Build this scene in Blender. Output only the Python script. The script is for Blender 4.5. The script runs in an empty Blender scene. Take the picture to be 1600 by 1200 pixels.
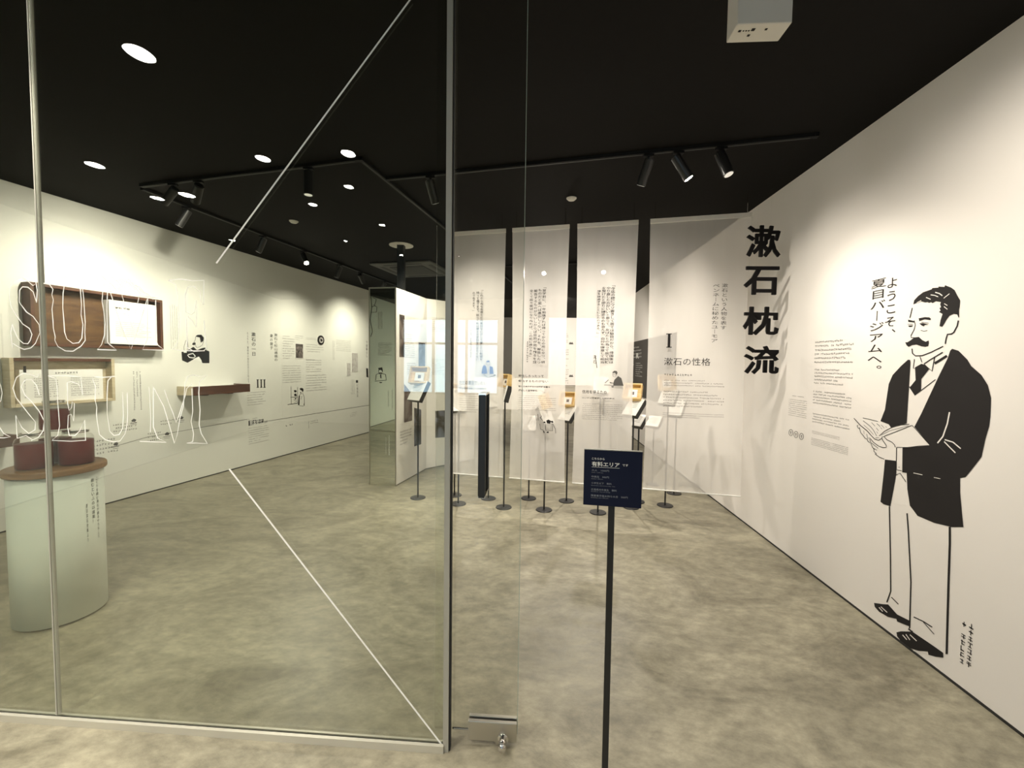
import bpy, bmesh, math, random
from mathutils import Vector, Matrix
from mathutils.geometry import tessellate_polygon
random.seed(7)
S = bpy.context.scene
COL = S.collection

# ------------------------------------------------------------------ camera
FPX, PITCH, ROLL, EYE = 656.7, 0.0488, 0.0133, 1.5
CP, SP = math.cos(PITCH), math.sin(PITCH)
FW = Vector((0, CP, -SP)); UP0 = Vector((0, SP, CP)); RT0 = Vector((1, 0, 0))
RT = RT0*math.cos(ROLL) + UP0*math.sin(ROLL)
UP = -RT0*math.sin(ROLL) + UP0*math.cos(ROLL)
CAM = Vector((0, 0, EYE))
cd = bpy.data.cameras.new('camera'); cam = bpy.data.objects.new('camera', cd); COL.objects.link(cam)
cd.sensor_fit = 'HORIZONTAL'; cd.sensor_width = 36; cd.lens = 36*FPX/1600; cd.clip_start = 0.02; cd.clip_end = 200
cam.matrix_world = Matrix(((RT.x, UP.x, -FW.x, 0), (RT.y, UP.y, -FW.y, 0), (RT.z, UP.z, -FW.z, EYE), (0, 0, 0, 1)))
S.camera = cam

# ------------------------------------------------------------------ world, exposure
W = bpy.data.worlds.new('daylight'); S.world = W; W.use_nodes = True
bg = W.node_tree.nodes['Background']; bg.inputs[0].default_value = (0.55, 0.80, 1.0, 1); bg.inputs[1].default_value = 5.0
S.view_settings.view_transform = 'Standard'; S.view_settings.look = 'None'
S.view_settings.gamma = 1; S.view_settings.use_curve_mapping = False
S.view_settings.exposure = 0.22
WARM = (1.0, 0.915, 0.79)
LAMP = 2.5            # overall lamp strength
H = 2.985

# ------------------------------------------------------------------ planes measured from the room
def ray(px, py):
    d = FW + RT*((px-800)/FPX) - UP*((py-600)/FPX)
    return d
def hit(px, py, p0, n):
    d = ray(px, py); t = (Vector(p0)-CAM).dot(n)/d.dot(n)
    return CAM + d*t
def floor_at(px, py): return hit(px, py, (0, 0, 0), Vector((0, 0, 1)))
def ceil_at(px, py, z=H): return hit(px, py, (0, 0, z), Vector((0, 0, 1)))
class Plane:
    """upright plane; u runs to the right as seen from its face, n points to the viewer"""
    def __init__(s, o, u, n=None):
        s.o = Vector((o[0], o[1], 0)); s.u = Vector((u[0], u[1], 0)).normalized()
        s.v = Vector((0, 0, 1)); s.n = s.u.cross(s.v)
    def hit(s, px, py): return hit(px, py, s.o, s.n)
    def uv(s, px, py):
        p = s.hit(px, py) - s.o; return (p.dot(s.u), p.z)
    def pt(s, u, v, off=0.0): return s.o + s.u*u + s.v*v + s.n*off
    def shift(s, off):
        q = Plane(s.o + s.n*off, s.u); return q
LA, RA, GA = 0.2406, 0.058, 0.0637
WL = Plane((-4.2106, 4), (math.sin(LA), math.cos(LA)))                 # left wall, u deeper
WR = Plane((2.2488, 4), (-math.sin(RA), -math.cos(RA)))                # right wall, u towards viewer
BN = Plane((0, 4.20), (math.cos(LA), -math.sin(LA)))                  # hanging banners
GL = Plane((0, 1.5465), (math.cos(GA), -math.sin(GA)))                 # glass front
cb = ceil_at(938, 497)
BW = Plane((cb.x, cb.y), (math.cos(RA), -math.sin(RA)))                # back wall

# ------------------------------------------------------------------ materials
def nt(name):
    m = bpy.data.materials.new(name); m.use_nodes = True
    return m, m.node_tree.nodes, m.node_tree.links
def mat(name, col, rough=0.5, metal=0.0, spec=0.5, noise=0.0, scale=20, bump=0.0, em=None, ems=0.0):
    m, N, L = nt(name); b = N['Principled BSDF']
    b.inputs['Base Color'].default_value = (*col, 1); b.inputs['Roughness'].default_value = rough
    b.inputs['Metallic'].default_value = metal; b.inputs['Specular IOR Level'].default_value = spec
    if em: b.inputs['Emission Color'].default_value = (*em, 1); b.inputs['Emission Strength'].default_value = ems
    if noise or bump:
        tc = N.new('ShaderNodeTexCoord'); n = N.new('ShaderNodeTexNoise'); n.inputs['Scale'].default_value = scale
        n.inputs['Detail'].default_value = 4
        L.new(tc.outputs['Object'], n.inputs['Vector'])
        if noise:
            mx = N.new('ShaderNodeMix'); mx.data_type = 'RGBA'
            mx.inputs[6].default_value = tuple(c*(1-noise) for c in col)+(1,)
            mx.inputs[7].default_value = tuple(min(1, c*(1+noise)) for c in col)+(1,)
            L.new(n.outputs['Fac'], mx.inputs[0]); L.new(mx.outputs[2], b.inputs['Base Color'])
        if bump:
            bp = N.new('ShaderNodeBump'); bp.inputs['Strength'].default_value = bump; bp.inputs['Distance'].default_value = 0.01
            L.new(n.outputs['Fac'], bp.inputs['Height']); L.new(bp.outputs['Normal'], b.inputs['Normal'])
    return m
def concrete():
    m, N, L = nt('polished_concrete'); b = N['Principled BSDF']
    tc = N.new('ShaderNodeTexCoord')
    mp = N.new('ShaderNodeMapping'); mp.inputs['Scale'].default_value = (1.0, 1.6, 1); mp.inputs['Rotation'].default_value = (0, 0, 0.5)
    L.new(tc.outputs['Object'], mp.inputs['Vector'])
    n1 = N.new('ShaderNodeTexNoise'); n1.inputs['Scale'].default_value = 1.5; n1.inputs['Detail'].default_value = 9; n1.inputs['Roughness'].default_value = 0.66; n1.inputs['Distortion'].default_value = 1.3
    n2 = N.new('ShaderNodeTexNoise'); n2.inputs['Scale'].default_value = 12; n2.inputs['Detail'].default_value = 8; n2.inputs['Roughness'].default_value = 0.7
    n3 = N.new('ShaderNodeTexNoise'); n3.inputs['Scale'].default_value = 160; n3.inputs['Detail'].default_value = 2
    for n in (n1, n2, n3): L.new(mp.outputs['Vector'], n.inputs['Vector'])
    r = N.new('ShaderNodeValToRGB'); e = r.color_ramp.elements
    e[0].position = 0.34; e[0].color = (0.165, 0.150, 0.105, 1); e[1].position = 0.66; e[1].color = (0.325, 0.300, 0.218, 1)
    x = e.new(0.5); x.color = (0.25, 0.231, 0.167, 1)
    L.new(n1.outputs['Fac'], r.inputs['Fac'])
    r2 = N.new('ShaderNodeValToRGB'); r2.color_ramp.elements[0].position = 0.3; r2.color_ramp.elements[0].color = (0.66, 0.66, 0.66, 1)
    r2.color_ramp.elements[1].position = 0.7; r2.color_ramp.elements[1].color = (1.28, 1.28, 1.28, 1)
    L.new(n2.outputs['Fac'], r2.inputs['Fac'])
    mu = N.new('ShaderNodeMix'); mu.data_type = 'RGBA'; mu.blend_type = 'MULTIPLY'; mu.inputs[0].default_value = 1
    L.new(r.outputs['Color'], mu.inputs[6]); L.new(r2.outputs['Color'], mu.inputs[7]); L.new(mu.outputs[2], b.inputs['Base Color'])
    rr = N.new('ShaderNodeMapRange'); rr.inputs[3].default_value = 0.28; rr.inputs[4].default_value = 0.5
    L.new(n2.outputs['Fac'], rr.inputs[0]); L.new(rr.outputs[0], b.inputs['Roughness'])
    bp = N.new('ShaderNodeBump'); bp.inputs['Strength'].default_value = 0.15; bp.inputs['Distance'].default_value = 0.004
    L.new(n3.outputs['Fac'], bp.inputs['Height']); L.new(bp.outputs['Normal'], b.inputs['Normal'])
    return m
def wood(name, c1, c2, scale=6, rough=0.5):
    m, N, L = nt(name); b = N['Principled BSDF']
    tc = N.new('ShaderNodeTexCoord'); mp = N.new('ShaderNodeMapping'); mp.inputs['Scale'].default_value = (1, 1, 7)
    L.new(tc.outputs['Object'], mp.inputs['Vector'])
    n = N.new('ShaderNodeTexNoise'); n.inputs['Scale'].default_value = scale; n.inputs['Detail'].default_value = 6; n.inputs['Distortion'].default_value = 1.2
    L.new(mp.outputs['Vector'], n.inputs['Vector'])
    r = N.new('ShaderNodeValToRGB'); r.color_ramp.elements[0].position = 0.3; r.color_ramp.elements[0].color = (*c1, 1)
    r.color_ramp.elements[1].position = 0.7; r.color_ramp.elements[1].color = (*c2, 1)
    L.new(n.outputs['Fac'], r.inputs['Fac']); L.new(r.outputs['Color'], b.inputs['Base Color'])
    b.inputs['Roughness'].default_value = rough
    return m
def glass(name, tint, refl=1.0, ior=1.5):
    m, N, L = nt(name); N.remove(N['Principled BSDF']); out = N['Material Output']
    t = N.new('ShaderNodeBsdfTransparent'); t.inputs[0].default_value = (*tint, 1)
    g = N.new('ShaderNodeBsdfGlossy'); g.inputs['Roughness'].default_value = 0.0; g.inputs[0].default_value = (refl, refl, refl, 1)
    f = N.new('ShaderNodeFresnel'); f.inputs['IOR'].default_value = ior
    ge = N.new('ShaderNodeNewGeometry'); ir = N.new('ShaderNodeMapRange')   # thin pane: same reflectance on both faces
    ir.inputs[3].default_value = ior; ir.inputs[4].default_value = 1/ior
    L.new(ge.outputs['Backfacing'], ir.inputs[0]); L.new(ir.outputs[0], f.inputs['IOR'])
    mx = N.new('ShaderNodeMixShader')
    L.new(f.outputs[0], mx.inputs[0]); L.new(t.outputs[0], mx.inputs[1]); L.new(g.outputs[0], mx.inputs[2]); L.new(mx.outputs[0], out.inputs[0])
    return m
def sheer(name, col, clear):
    m, N, L = nt(name); N.remove(N['Principled BSDF']); out = N['Material Output']
    tc = N.new('ShaderNodeTexCoord'); n = N.new('ShaderNodeTexNoise'); n.inputs['Scale'].default_value = 2.5
    mp = N.new('ShaderNodeMapping'); mp.inputs['Scale'].default_value = (3, 3, .3)
    L.new(tc.outputs['Object'], mp.inputs['Vector']); L.new(mp.outputs['Vector'], n.inputs['Vector'])
    mr = N.new('ShaderNodeMapRange'); mr.inputs[3].default_value = clear-0.05; mr.inputs[4].default_value = clear+0.05
    L.new(n.outputs['Fac'], mr.inputs[0])
    t = N.new('ShaderNodeBsdfTransparent'); d = N.new('ShaderNodeBsdfDiffuse'); d.inputs[0].default_value = (*col, 1)
    tr = N.new('ShaderNodeBsdfTranslucent'); tr.inputs[0].default_value = (*col, 1)
    a = N.new('ShaderNodeMixShader'); a.inputs[0].default_value = 0.42
    L.new(d.outputs[0], a.inputs[1]); L.new(tr.outputs[0], a.inputs[2])
    b = N.new('ShaderNodeMixShader'); L.new(mr.outputs[0], b.inputs[0]); L.new(a.outputs[0], b.inputs[1]); L.new(t.outputs[0], b.inputs[2])
    L.new(b.outputs[0], out.inputs[0])
    return m
def image_like(name, c1, c2, c3, scale=9):
    m, N, L = nt(name); b = N['Principled BSDF']; tc = N.new('ShaderNodeTexCoord')
    n = N.new('ShaderNodeTexNoise'); n.inputs['Scale'].default_value = scale; n.inputs['Detail'].default_value = 3; n.inputs['Distortion'].default_value = 1
    L.new(tc.outputs['Object'], n.inputs['Vector'])
    r = N.new('ShaderNodeValToRGB'); e = r.color_ramp.elements
    e[0].position = .35; e[0].color = (*c1, 1); e[1].position = .65; e[1].color = (*c3, 1); x = e.new(.5); x.color = (*c2, 1)
    L.new(n.outputs['Fac'], r.inputs['Fac']); L.new(r.outputs['Color'], b.inputs['Base Color'])
    b.inputs['Roughness'].default_value = .45
    return m
M = {}
M['wall'] = mat('white_wall_paint', (0.82, 0.785, 0.745), 0.85, spec=.2, noise=.012, scale=3)
M['wall_left'] = mat('cool_white_wall_paint', (0.78, 0.78, 0.72), 0.6, spec=.3, noise=.012, scale=3)
M['ceiling'] = mat('black_ceiling_paint', (0.0068, 0.0062, 0.0055), 0.85, spec=.12, noise=.2, scale=30)
M['floor'] = concrete()
M['black'] = mat('black_metal', (0.012, 0.012, 0.012), 0.4)
M['track'] = mat('black_track_paint', (0.006, 0.006, 0.006), 0.6, spec=.2)
M['dark'] = mat('dark_gap', (0.02, 0.02, 0.018), 0.8)
M['ink'] = mat('black_ink', (0.018, 0.016, 0.016), 0.7, spec=.2)
M['ink_soft'] = mat('grey_ink', (0.10, 0.095, 0.09), 0.8, spec=.1)
M['white'] = mat('white_card', (0.84, 0.83, 0.79), 0.6, spec=.2)
M['letter_white'] = mat('white_vinyl', (0.88, 0.88, 0.84), 0.6, spec=.2)
M['ped'] = mat('painted_pedestal', (0.74, 0.77, 0.70), 0.6, spec=.3)
M['steel'] = mat('brushed_steel', (0.55, 0.53, 0.48), 0.32, metal=1)
M['chrome'] = mat('polished_steel', (0.72, 0.70, 0.66), 0.08, metal=1)
M['post'] = mat('satin_post', (0.40, 0.39, 0.34), 0.5, metal=.25)
M['alu'] = mat('pale_aluminium', (0.60, 0.58, 0.50), 0.4, metal=.5)
M['glass'] = glass('green_tinted_glass', (0.885, 0.905, 0.865))
M['door_glass'] = glass('door_glass', (0.945, 0.95, 0.93))
M['jar_glass'] = glass('jar_glass', (0.95, 0.95, 0.94), ior=1.22)
M['mirror'] = mat('mirror_panel', (0.90, 0.92, 0.87), 0.015, metal=1)
M['wood_dark'] = wood('dark_reddish_wood', (0.05, 0.018, 0.008), (0.13, 0.052, 0.022))
M['wood_back'] = wood('brown_wood', (0.05, 0.02, 0.008), (0.16, 0.085, 0.03), 3)
M['wood_pale'] = wood('pale_wood', (0.46, 0.38, 0.24), (0.62, 0.54, 0.38))
M['wood_gold'] = wood('golden_wood', (0.62, 0.40, 0.13), (0.82, 0.60, 0.28))
M['wood_top'] = wood('oiled_oak', (0.20, 0.10, 0.035), (0.36, 0.20, 0.085), 5)
M['tea'] = mat('red_brown_tea', (0.14, 0.005, 0.0015), 0.4, spec=.15, noise=.3, scale=6)
M['sheer'] = sheer('sheer_white_fabric', (0.90, 0.87, 0.83), 0.44)
M['hem'] = sheer('sheer_hem', (0.92, 0.90, 0.86), 0.08)
M['navy'] = mat('navy_board', (0.003, 0.006, 0.026), 0.5, spec=.25)
M['cream'] = mat('cream_plastic', (0.62, 0.60, 0.55), 0.5)
M['grille'] = mat('dark_grille', (0.03, 0.03, 0.028), 0.6)
M['panel_dark'] = mat('charcoal_panel', (0.06, 0.055, 0.05), 0.7)
M['counter'] = mat('taupe_counter', (0.33, 0.30, 0.25), 0.7)
M['lens'] = mat('lit_lens', (1, 1, 1), 0.3, em=(1.0, 0.93, 0.80), ems=60)
M['lens_dim'] = mat('shielded_lens', (1, 1, 1), 0.3, em=(1.0, 0.93, 0.80), ems=.35)
M['downlight'] = mat('lit_downlight', (1, 1, 1), 0.3, em=(1.0, 0.95, 0.86), ems=160)
M['photo_a'] = image_like('faded_portrait_photo', (0.03, .028, .026), (.14, .12, .11), (.34, .30, .27), 12)
M['photo_b'] = image_like('dark_red_photo', (.035, .03, .03), (.12, .085, .075), (.22, .19, .17), 5)
M['photo_c'] = image_like('dark_blue_photo', (.02, .018, .014), (.07, .06, .05), (.20, .21, .27), 5)
M['photo_d'] = image_like('pale_document', (.42, .39, .37), (.52, .50, .47), (.62, .60, .56), 20)
M['blue_jacket'] = mat('blue_ink', (.05, .08, .22), .7)
M['line'] = mat('nylon', (0.6, 0.6, 0.6), 0.3)

# ------------------------------------------------------------------ builders
def link(name, me, m=None, parent=None, smooth=False):
    if m is not None and not me.materials: me.materials.append(m)
    o = bpy.data.objects.new(name, me); COL.objects.link(o)
    if parent is not None: o.parent = parent
    if smooth: me.polygons.foreach_set('use_smooth', [True]*len(me.polygons))
    return o
def inv(parent, co):
    return co
def tag(o, label=None, cat=None, group=None, kind=None):
    if label: o['label'] = label
    if cat: o['category'] = cat
    if group: o['group'] = group
    if kind: o['kind'] = kind
    return o
def thing(name, label, cat, loc=(0, 0, 0), rz=0, group=None, kind=None):
    o = bpy.data.objects.new(name, None); COL.objects.link(o); o.empty_display_size = .05
    o.matrix_world = Matrix.Translation(Vector(loc)) @ Matrix.Rotation(rz, 4, 'Z')
    return tag(o, label, cat, group, kind)
class MB:
    """collects verts and faces; all in the coordinates of whoever uses it"""
    def __init__(s): s.v = []; s.f = []
    def add(s, vs, fs):
        b = len(s.v); s.v += [tuple(v) for v in vs]; s.f += [tuple(b+i for i in f) for f in fs]; return s
    def box(s, c, sz, R=None):
        c = Vector(c); hx, hy, hz = (q/2 for q in sz); vs = []
        for x in (-hx, hx):
            for y in (-hy, hy):
                for z in (-hz, hz):
                    p = Vector((x, y, z)); vs.append(c + (R @ p if R else p))
        return s.add(vs, [(0, 1, 3, 2), (4, 6, 7, 5), (0, 4, 5, 1), (2, 3, 7, 6), (0, 2, 6, 4), (1, 5, 7, 3)])
    def prism(s, pts, z0, z1):
        n = len(pts); vs = [(x, y, z0) for x, y in pts]+[(x, y, z1) for x, y in pts]
        return s.add(vs, [tuple(range(n))[::-1], tuple(range(n, 2*n))]+[(i, (i+1) % n, n+(i+1) % n, n+i) for i in range(n)])
    def tube(s, a, b, r, n=10, r2=None):
        a, b = Vector(a), Vector(b); d = (b-a).normalized(); t = Vector((0, 0, 1)) if abs(d.z) < .9 else Vector((1, 0, 0))
        x = d.cross(t).normalized(); y = d.cross(x); r2 = r if r2 is None else r2; vs = []
        for p, q in ((a, r), (b, r2)):
            for i in range(n):
                w = 2*math.pi*i/n; vs.append(p+x*math.cos(w)*q+y*math.sin(w)*q)
        return s.add(vs, [tuple(range(n))[::-1], tuple(range(n, 2*n))]+[(i, (i+1) % n, n+(i+1) % n, n+i) for i in range(n)])
    def lathe(s, prof, n=24, c=(0, 0, 0), caps=True):
        vs = []; fs = []; k = len(prof)
        for i in range(n):
            w = 2*math.pi*i/n
            for r, z in prof: vs.append((c[0]+r*math.cos(w), c[1]+r*math.sin(w), c[2]+z))
        for i in range(n):
            j = (i+1) % n
            for q in range(k-1): fs.append((i*k+q, j*k+q, j*k+q+1, i*k+q+1))
        if caps: fs.append(tuple(i*k for i in range(n))[::-1]); fs.append(tuple(i*k+k-1 for i in range(n)))
        else: fs += [(i*k+k-1, ((i+1) % n)*k+k-1, ((i+1) % n)*k, i*k) for i in range(n)]
        return s.add(vs, fs)
    def mesh(s, name):
        me = bpy.data.meshes.new(name); me.from_pydata(s.v, [], s.f); me.update()
        bm = bmesh.new(); bm.from_mesh(me); bmesh.ops.recalc_face_normals(bm, faces=bm.faces); bm.to_mesh(me); bm.free()
        return me
    def build(s, name, m, parent=None, smooth=False):
        return link(name, s.mesh(name), m, parent, smooth)
def bevel(o, w=.004, seg=2):
    b = o.modifiers.new('bevel', 'BEVEL'); b.width = w; b.segments = seg; b.limit_method = 'ANGLE'; return o
# flat ink laid on an upright plane ----------------------------------------
class Ink:
    def __init__(s, pl, off=.0015): s.pl = pl; s.off = off; s.v = []; s.f = []
    def px(s, pts, k=None):
        if k: pts = [(k[0]+x/k[2], k[1]+y/k[2]) for x, y in pts]
        return [s.pl.uv(x, y) for x, y in pts]
    def polyuv(s, uv, off=0):
        b = len(s.v); s.v += [tuple(s.pl.pt(u, v, s.off+off)) for u, v in uv]
        for t in tessellate_polygon([[Vector((u, v, 0)) for u, v in uv]]): s.f.append(tuple(b+i for i in t))
        return s
    def poly(s, pts, k=None, off=0): return s.polyuv(s.px(pts, k), off)
    def stroke(s, pts, w, k=None, off=0, jit=0):
        if k: pts = [(k[0]+x/k[2], k[1]+y/k[2]) for x, y in pts]
        L = []; Rr = []; n = len(pts)
        for i, p in enumerate(pts):
            a = pts[max(0, i-1)]; b = pts[min(n-1, i+1)]; dx, dy = b[0]-a[0], b[1]-a[1]; l = math.hypot(dx, dy) or 1
            ww = w/2*(1+random.uniform(-jit, jit)); nx, ny = -dy/l*ww, dx/l*ww
            L.append((p[0]+nx, p[1]+ny)); Rr.append((p[0]-nx, p[1]-ny))
        b = len(s.v)
        for q in L+Rr:
            u, v = s.pl.uv(*q); s.v.append(tuple(s.pl.pt(u, v, s.off+off)))
        for i in range(n-1): s.f.append((b+i, b+i+1, b+n+i+1, b+n+i))
        return s
    def rectpx(s, x0, y0, x1, y1, off=0):
        u0, v0 = s.pl.uv(x0, y0); u1, v1 = s.pl.uv(x1, y1)
        return s.polyuv([(u0, v0), (u1, v0), (u1, v1), (u0, v1)], off)
    def box(s, tl, br): return (*s.pl.uv(*tl), *s.pl.uv(*br))
    def body(s, tl, br, rows, vertical=False, fill=.5, glyph=None, seed=0, ragged=.2, par=0):
        """rows of print too small to read: each character a few tiny strokes"""
        rnd = random.Random(seed+int(tl[0]*7+tl[1])); u0, v0, u1, v1 = s.box(tl, br)
        if vertical: pitch = abs(u1-u0)/rows; ln = abs(v1-v0)
        else: pitch = abs(v1-v0)/rows; ln = abs(u1-u0)
        g = glyph or pitch*fill; n = max(3, int(ln/(g*1.12)))
        if n*rows > 2600: n = int(2600/rows)
        st = ln/n; g2 = st*.86
        for r in range(rows):
            if par and r % par == par-1: continue
            m = n if rnd.random() > .3 else int(n*(1-rnd.random()*ragged*2))
            for i in range(m):
                if rnd.random() < .06: continue
                if vertical: cu = u0+(u1-u0)*(r+.5)/rows; cv = v0+(v1-v0)*(i+.5)/n; gu, gv = g, g2
                else: cu = u0+(u1-u0)*(i+.5)/n; cv = v0+(v1-v0)*(r+.5)/rows; gu, gv = g2, g
                for _ in range(2):
                    y = cv+rnd.uniform(-.42, .42)*gv; w = gu*rnd.uniform(.5, .95)/2; t = gv*.075
                    s.quad(cu-w, y-t, cu+w, y+t)
                x = cu+rnd.uniform(-.3, .3)*gu; t = gu*.08; hh = gv*rnd.uniform(.35, .5)
                s.quad(x-t, cv-hh, x+t, cv+hh)
        return s
    def quad(s, a, b, c, d):
        i = len(s.v); s.v += [tuple(s.pl.pt(p, q, s.off)) for p, q in ((a, b), (c, b), (c, d), (a, d))]; s.f.append((i, i+1, i+2, i+3))
    def text(s, st, tl, br, bold=.0, off=0, deep=0, skew=0):
        """real characters fitted between two corners given where they stand on the plane"""
        vs, fs = glyphs(st, bold); u0, v0, u1, v1 = s.box(tl, br)
        x0 = min(v[0] for v in vs); x1 = max(v[0] for v in vs); y0 = min(v[1] for v in vs); y1 = max(v[1] for v in vs)
        b = len(s.v)
        for x, y in vs:
            s.v.append(tuple(s.pl.pt(u0+(u1-u0)*(x-x0)/(x1-x0), v1+(v0-v1)*(y-y0)/(y1-y0), s.off+off)))
        s.f += [tuple(b+i for i in f) for f in fs]
        return s
    def cols(s, strings, x_right, x_step, w, y0, y1list, bold=0):
        for i, t in enumerate(strings):
            xr = x_right-i*x_step-.4; ys, ye = y1list[i]
            s.text('\n'.join(t), (xr-w, ys), (xr, ye), bold)
        return s
    def build(s, name, m, parent=None, label=None):
        me = bpy.data.meshes.new(name)
        if parent is not None:
            iv = parent.matrix_world.inverted(); s.v = [tuple(iv @ Vector(v)) for v in s.v]
        me.from_pydata(s.v, [], s.f); me.update(); o = link(name, me, m, parent)
        if name in ('lettering', 'highlight', 'painted_glint'): o['kind'] = 'stuff'
        if label: o['label'] = label
        return o
_cache = {}
VERT = {'ー': '｜', '「': '﹁', '」': '﹂', '、': '︑', '。': '︒'}
def glyphs(st, bold=0.0):
    key = (st, bold)
    if key in _cache: return _cache[key]
    if '\n' in st and max(len(q) for q in st.split('\n')) == 1:
        st2 = ''.join(VERT.get(c, c) for c in st)
    else: st2 = st
    cu = bpy.data.curves.new('t', 'FONT'); cu.body = st2; cu.size = 1; cu.align_x = 'CENTER' if '\n' in st and st2 is not st or ('\n' in st) else 'LEFT'
    cu.space_line = 1.12; cu.resolution_u = 2; cu.offset = bold; cu.dimensions = '2D'; cu.fill_mode = 'BOTH'
    o = bpy.data.objects.new('t', cu); COL.objects.link(o); bpy.context.view_layer.update()
    me = bpy.data.meshes.new_from_object(o.evaluated_get(bpy.context.evaluated_depsgraph_get()))
    vs = [(v.co.x, v.co.y) for v in me.vertices]; fs = [tuple(p.vertices) for p in me.polygons]
    bpy.data.objects.remove(o); bpy.data.curves.remove(cu); bpy.data.meshes.remove(me)
    _cache[key] = (vs, fs); return vs, fs
def local(parent, mb):
    iv = parent.matrix_world.inverted(); mb.v = [tuple(iv @ Vector(v)) for v in mb.v]; return mb
def pframe(pl):   # rotation taking box axes to plane axes (x=u, y=-n, z=up)
    return Matrix((pl.u, -pl.n, pl.v)).transposed()
def pbox(mb, pl, u0, u1, v0, v1, d0, d1):
    mb.box(pl.pt((u0+u1)/2, (v0+v1)/2, (d0+d1)/2), (abs(u1-u0), abs(d1-d0), abs(v1-v0)), pframe(pl)); return mb
def spot(loc, target, watts, angle=60, blend=.6, size=.03, col=WARM, parent=None):
    ld = bpy.data.lights.new('spot_beam', 'SPOT'); ld.energy = watts*LAMP; ld.spot_size = math.radians(angle); ld.spot_blend = blend
    ld.shadow_soft_size = size; ld.color = col
    o = bpy.data.objects.new('spot_beam', ld); COL.objects.link(o)
    o.location = loc; o.rotation_euler = (Vector(target)-Vector(loc)).to_track_quat('-Z', 'Y').to_euler(); return o

# ================================================================== SETTING
# corners of the room in plan
def uv_cross(pa, pb):     # plan intersection of two planes
    d = pb.o-pa.o; det = pa.u.x*(-pb.u.y)+pb.u.x*pa.u.y
    t = (d.x*(-pb.u.y)+pb.u.x*d.y)/det; return pa.o+pa.u*t
YB = -6.5
cR = uv_cross(WR, BW); cL = uv_cross(WL, BW)
RW = Plane((0, YB), (-1, 0))
rR = uv_cross(WR, RW); rL = uv_cross(WL, RW)
ring = [(rL.x-.2, YB-.2), (rR.x+.2, YB-.2), (cR.x+.2, cR.y+.2), (cL.x-.2, cL.y+.2)]
fl = MB(); fl.prism(ring, -.12, 0); tag(fl.build('floor', M['floor']), kind='structure')
ce = MB(); ce.prism(ring, H, H+.12); tag(ce.build('ceiling', M['ceiling']), kind='structure')
def wall(name, a, b, n, m, z0=0, z1=H):
    d = .12; mb = MB(); mb.prism([(a.x, a.y), (b.x, b.y), (b.x-n.x*d, b.y-n.y*d), (a.x-n.x*d, a.y-n.y*d)], z0, z1)
    return tag(mb.build(name, m), kind='structure')
wl = wall('wall_left', rL, cL, WL.n, M['wall_left'], .012)
wr = wall('wall_right', cR, rR, WR.n, M['wall'], .012)
wb = wall('wall_back', cL, cR, BW.n, M['wall'])
# dark shadow gaps at the foot of the walls
def skirt(name, pl, a, b):
    mb = MB(); ua = (a-pl.o).dot(pl.u); ub = (b-pl.o).dot(pl.u); pbox(mb, pl, ua, ub, 0, .013, -.06, .003)
    return tag(mb.build(name, M['dark']), kind='structure')
skirt('baseboard_left', WL, rL, cL); skirt('baseboard_right', WR, cR, rR)
# lobby wall behind the viewer with its shop window
wx0, wx1, wz0, wz1 = -3.7, -1.35, .75, 2.55
mb = MB(); y = YB
for a, b, c, d in ((rL.x, wx0, 0, H), (wx1, rR.x, 0, H), (wx0, wx1, 0, wz0), (wx0, wx1, wz1, H)):
    mb.box(((a+b)/2, y-.06, (c+d)/2), (b-a, .12, d-c))
tag(mb.build('wall_front', M['wall']), kind='structure')
mb = MB(); pbox(mb, BW, BW.uv(700, 560)[0], BW.uv(857, 560)[0], BW.uv(800, 590)[1], H-.002, .002, .03); tag(mb.build('trim_7', M['panel_dark']), kind='structure')
wn = thing('window_3', None, None, (0, 0, 0), kind='structure')
mb = MB()
for x in (wx0+.02, (wx0*2+wx1)/3, (wx0+wx1*2)/3, wx1-.02): mb.box((x, y-.05, (wz0+wz1)/2), (.05, .06, wz1-wz0))
for z in (wz0+.02, 1.95, wz1-.02): mb.box(((wx0+wx1)/2, y-.05, z), (wx1-wx0, .055, .05))
mb.build('window_frame', M['track'], wn)

# ------------------------------------------------------------------ folding partition with its mirrored end
zp = [floor_at(578, 757), floor_at(618, 760), floor_at(666, 733), floor_at(697, 727), floor_at(741, 718)]
ZT = None
P_end = Plane(zp[0], zp[1]-zp[0]); ZT = P_end.uv(618, 449)[1]
pt_ = thing('folding_partition', 'white zigzag display partition with a mirrored end panel near the left wall', 'partition', zp[1])
def back(p, q, t=.0): return Vector((p.x, p.y, 0))
# faces: mirrored end 0-1, white leaves 1-2, 2-3, 3-4; body runs back behind them
bk = Vector((zp[0].x+.05, zp[0].y+.25, 0))
mb = MB(); off = .02
e = (zp[1]-zp[0]).normalized(); nn = Vector((e.y, -e.x, 0))
mb.prism([(zp[0].x-nn.x*.012, zp[0].y-nn.y*.012), (zp[1].x-nn.x*.012, zp[1].y-nn.y*.012), (zp[2].x, zp[2].y), (zp[2].x-.3, zp[2].y+.1), (zp[0].x-.02, zp[0].y+.5)], .012, ZT)
local(pt_, mb).build('end_leaf', M['wall'], pt_)
def leaf(a, b, t=.05):
    d = (b-a).normalized(); n = Vector((d.y, -d.x, 0)); mb = MB()
    mb.prism([(a.x, a.y), (b.x, b.y), (b.x-n.x*t, b.y-n.y*t), (a.x-n.x*t, a.y-n.y*t)], .012, ZT); return mb
local(pt_, leaf(zp[2], zp[3])).build('leaf', M['wall'], pt_)
local(pt_, leaf(zp[3], zp[4])).build('leaf', M['wall'], pt_)
mb = MB(); pbox(mb, P_end, 0, (zp[1]-zp[0]).length, .0, ZT, -.012, 0); local(pt_, mb).build('mirror_panel', M['mirror'], pt_)
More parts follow.
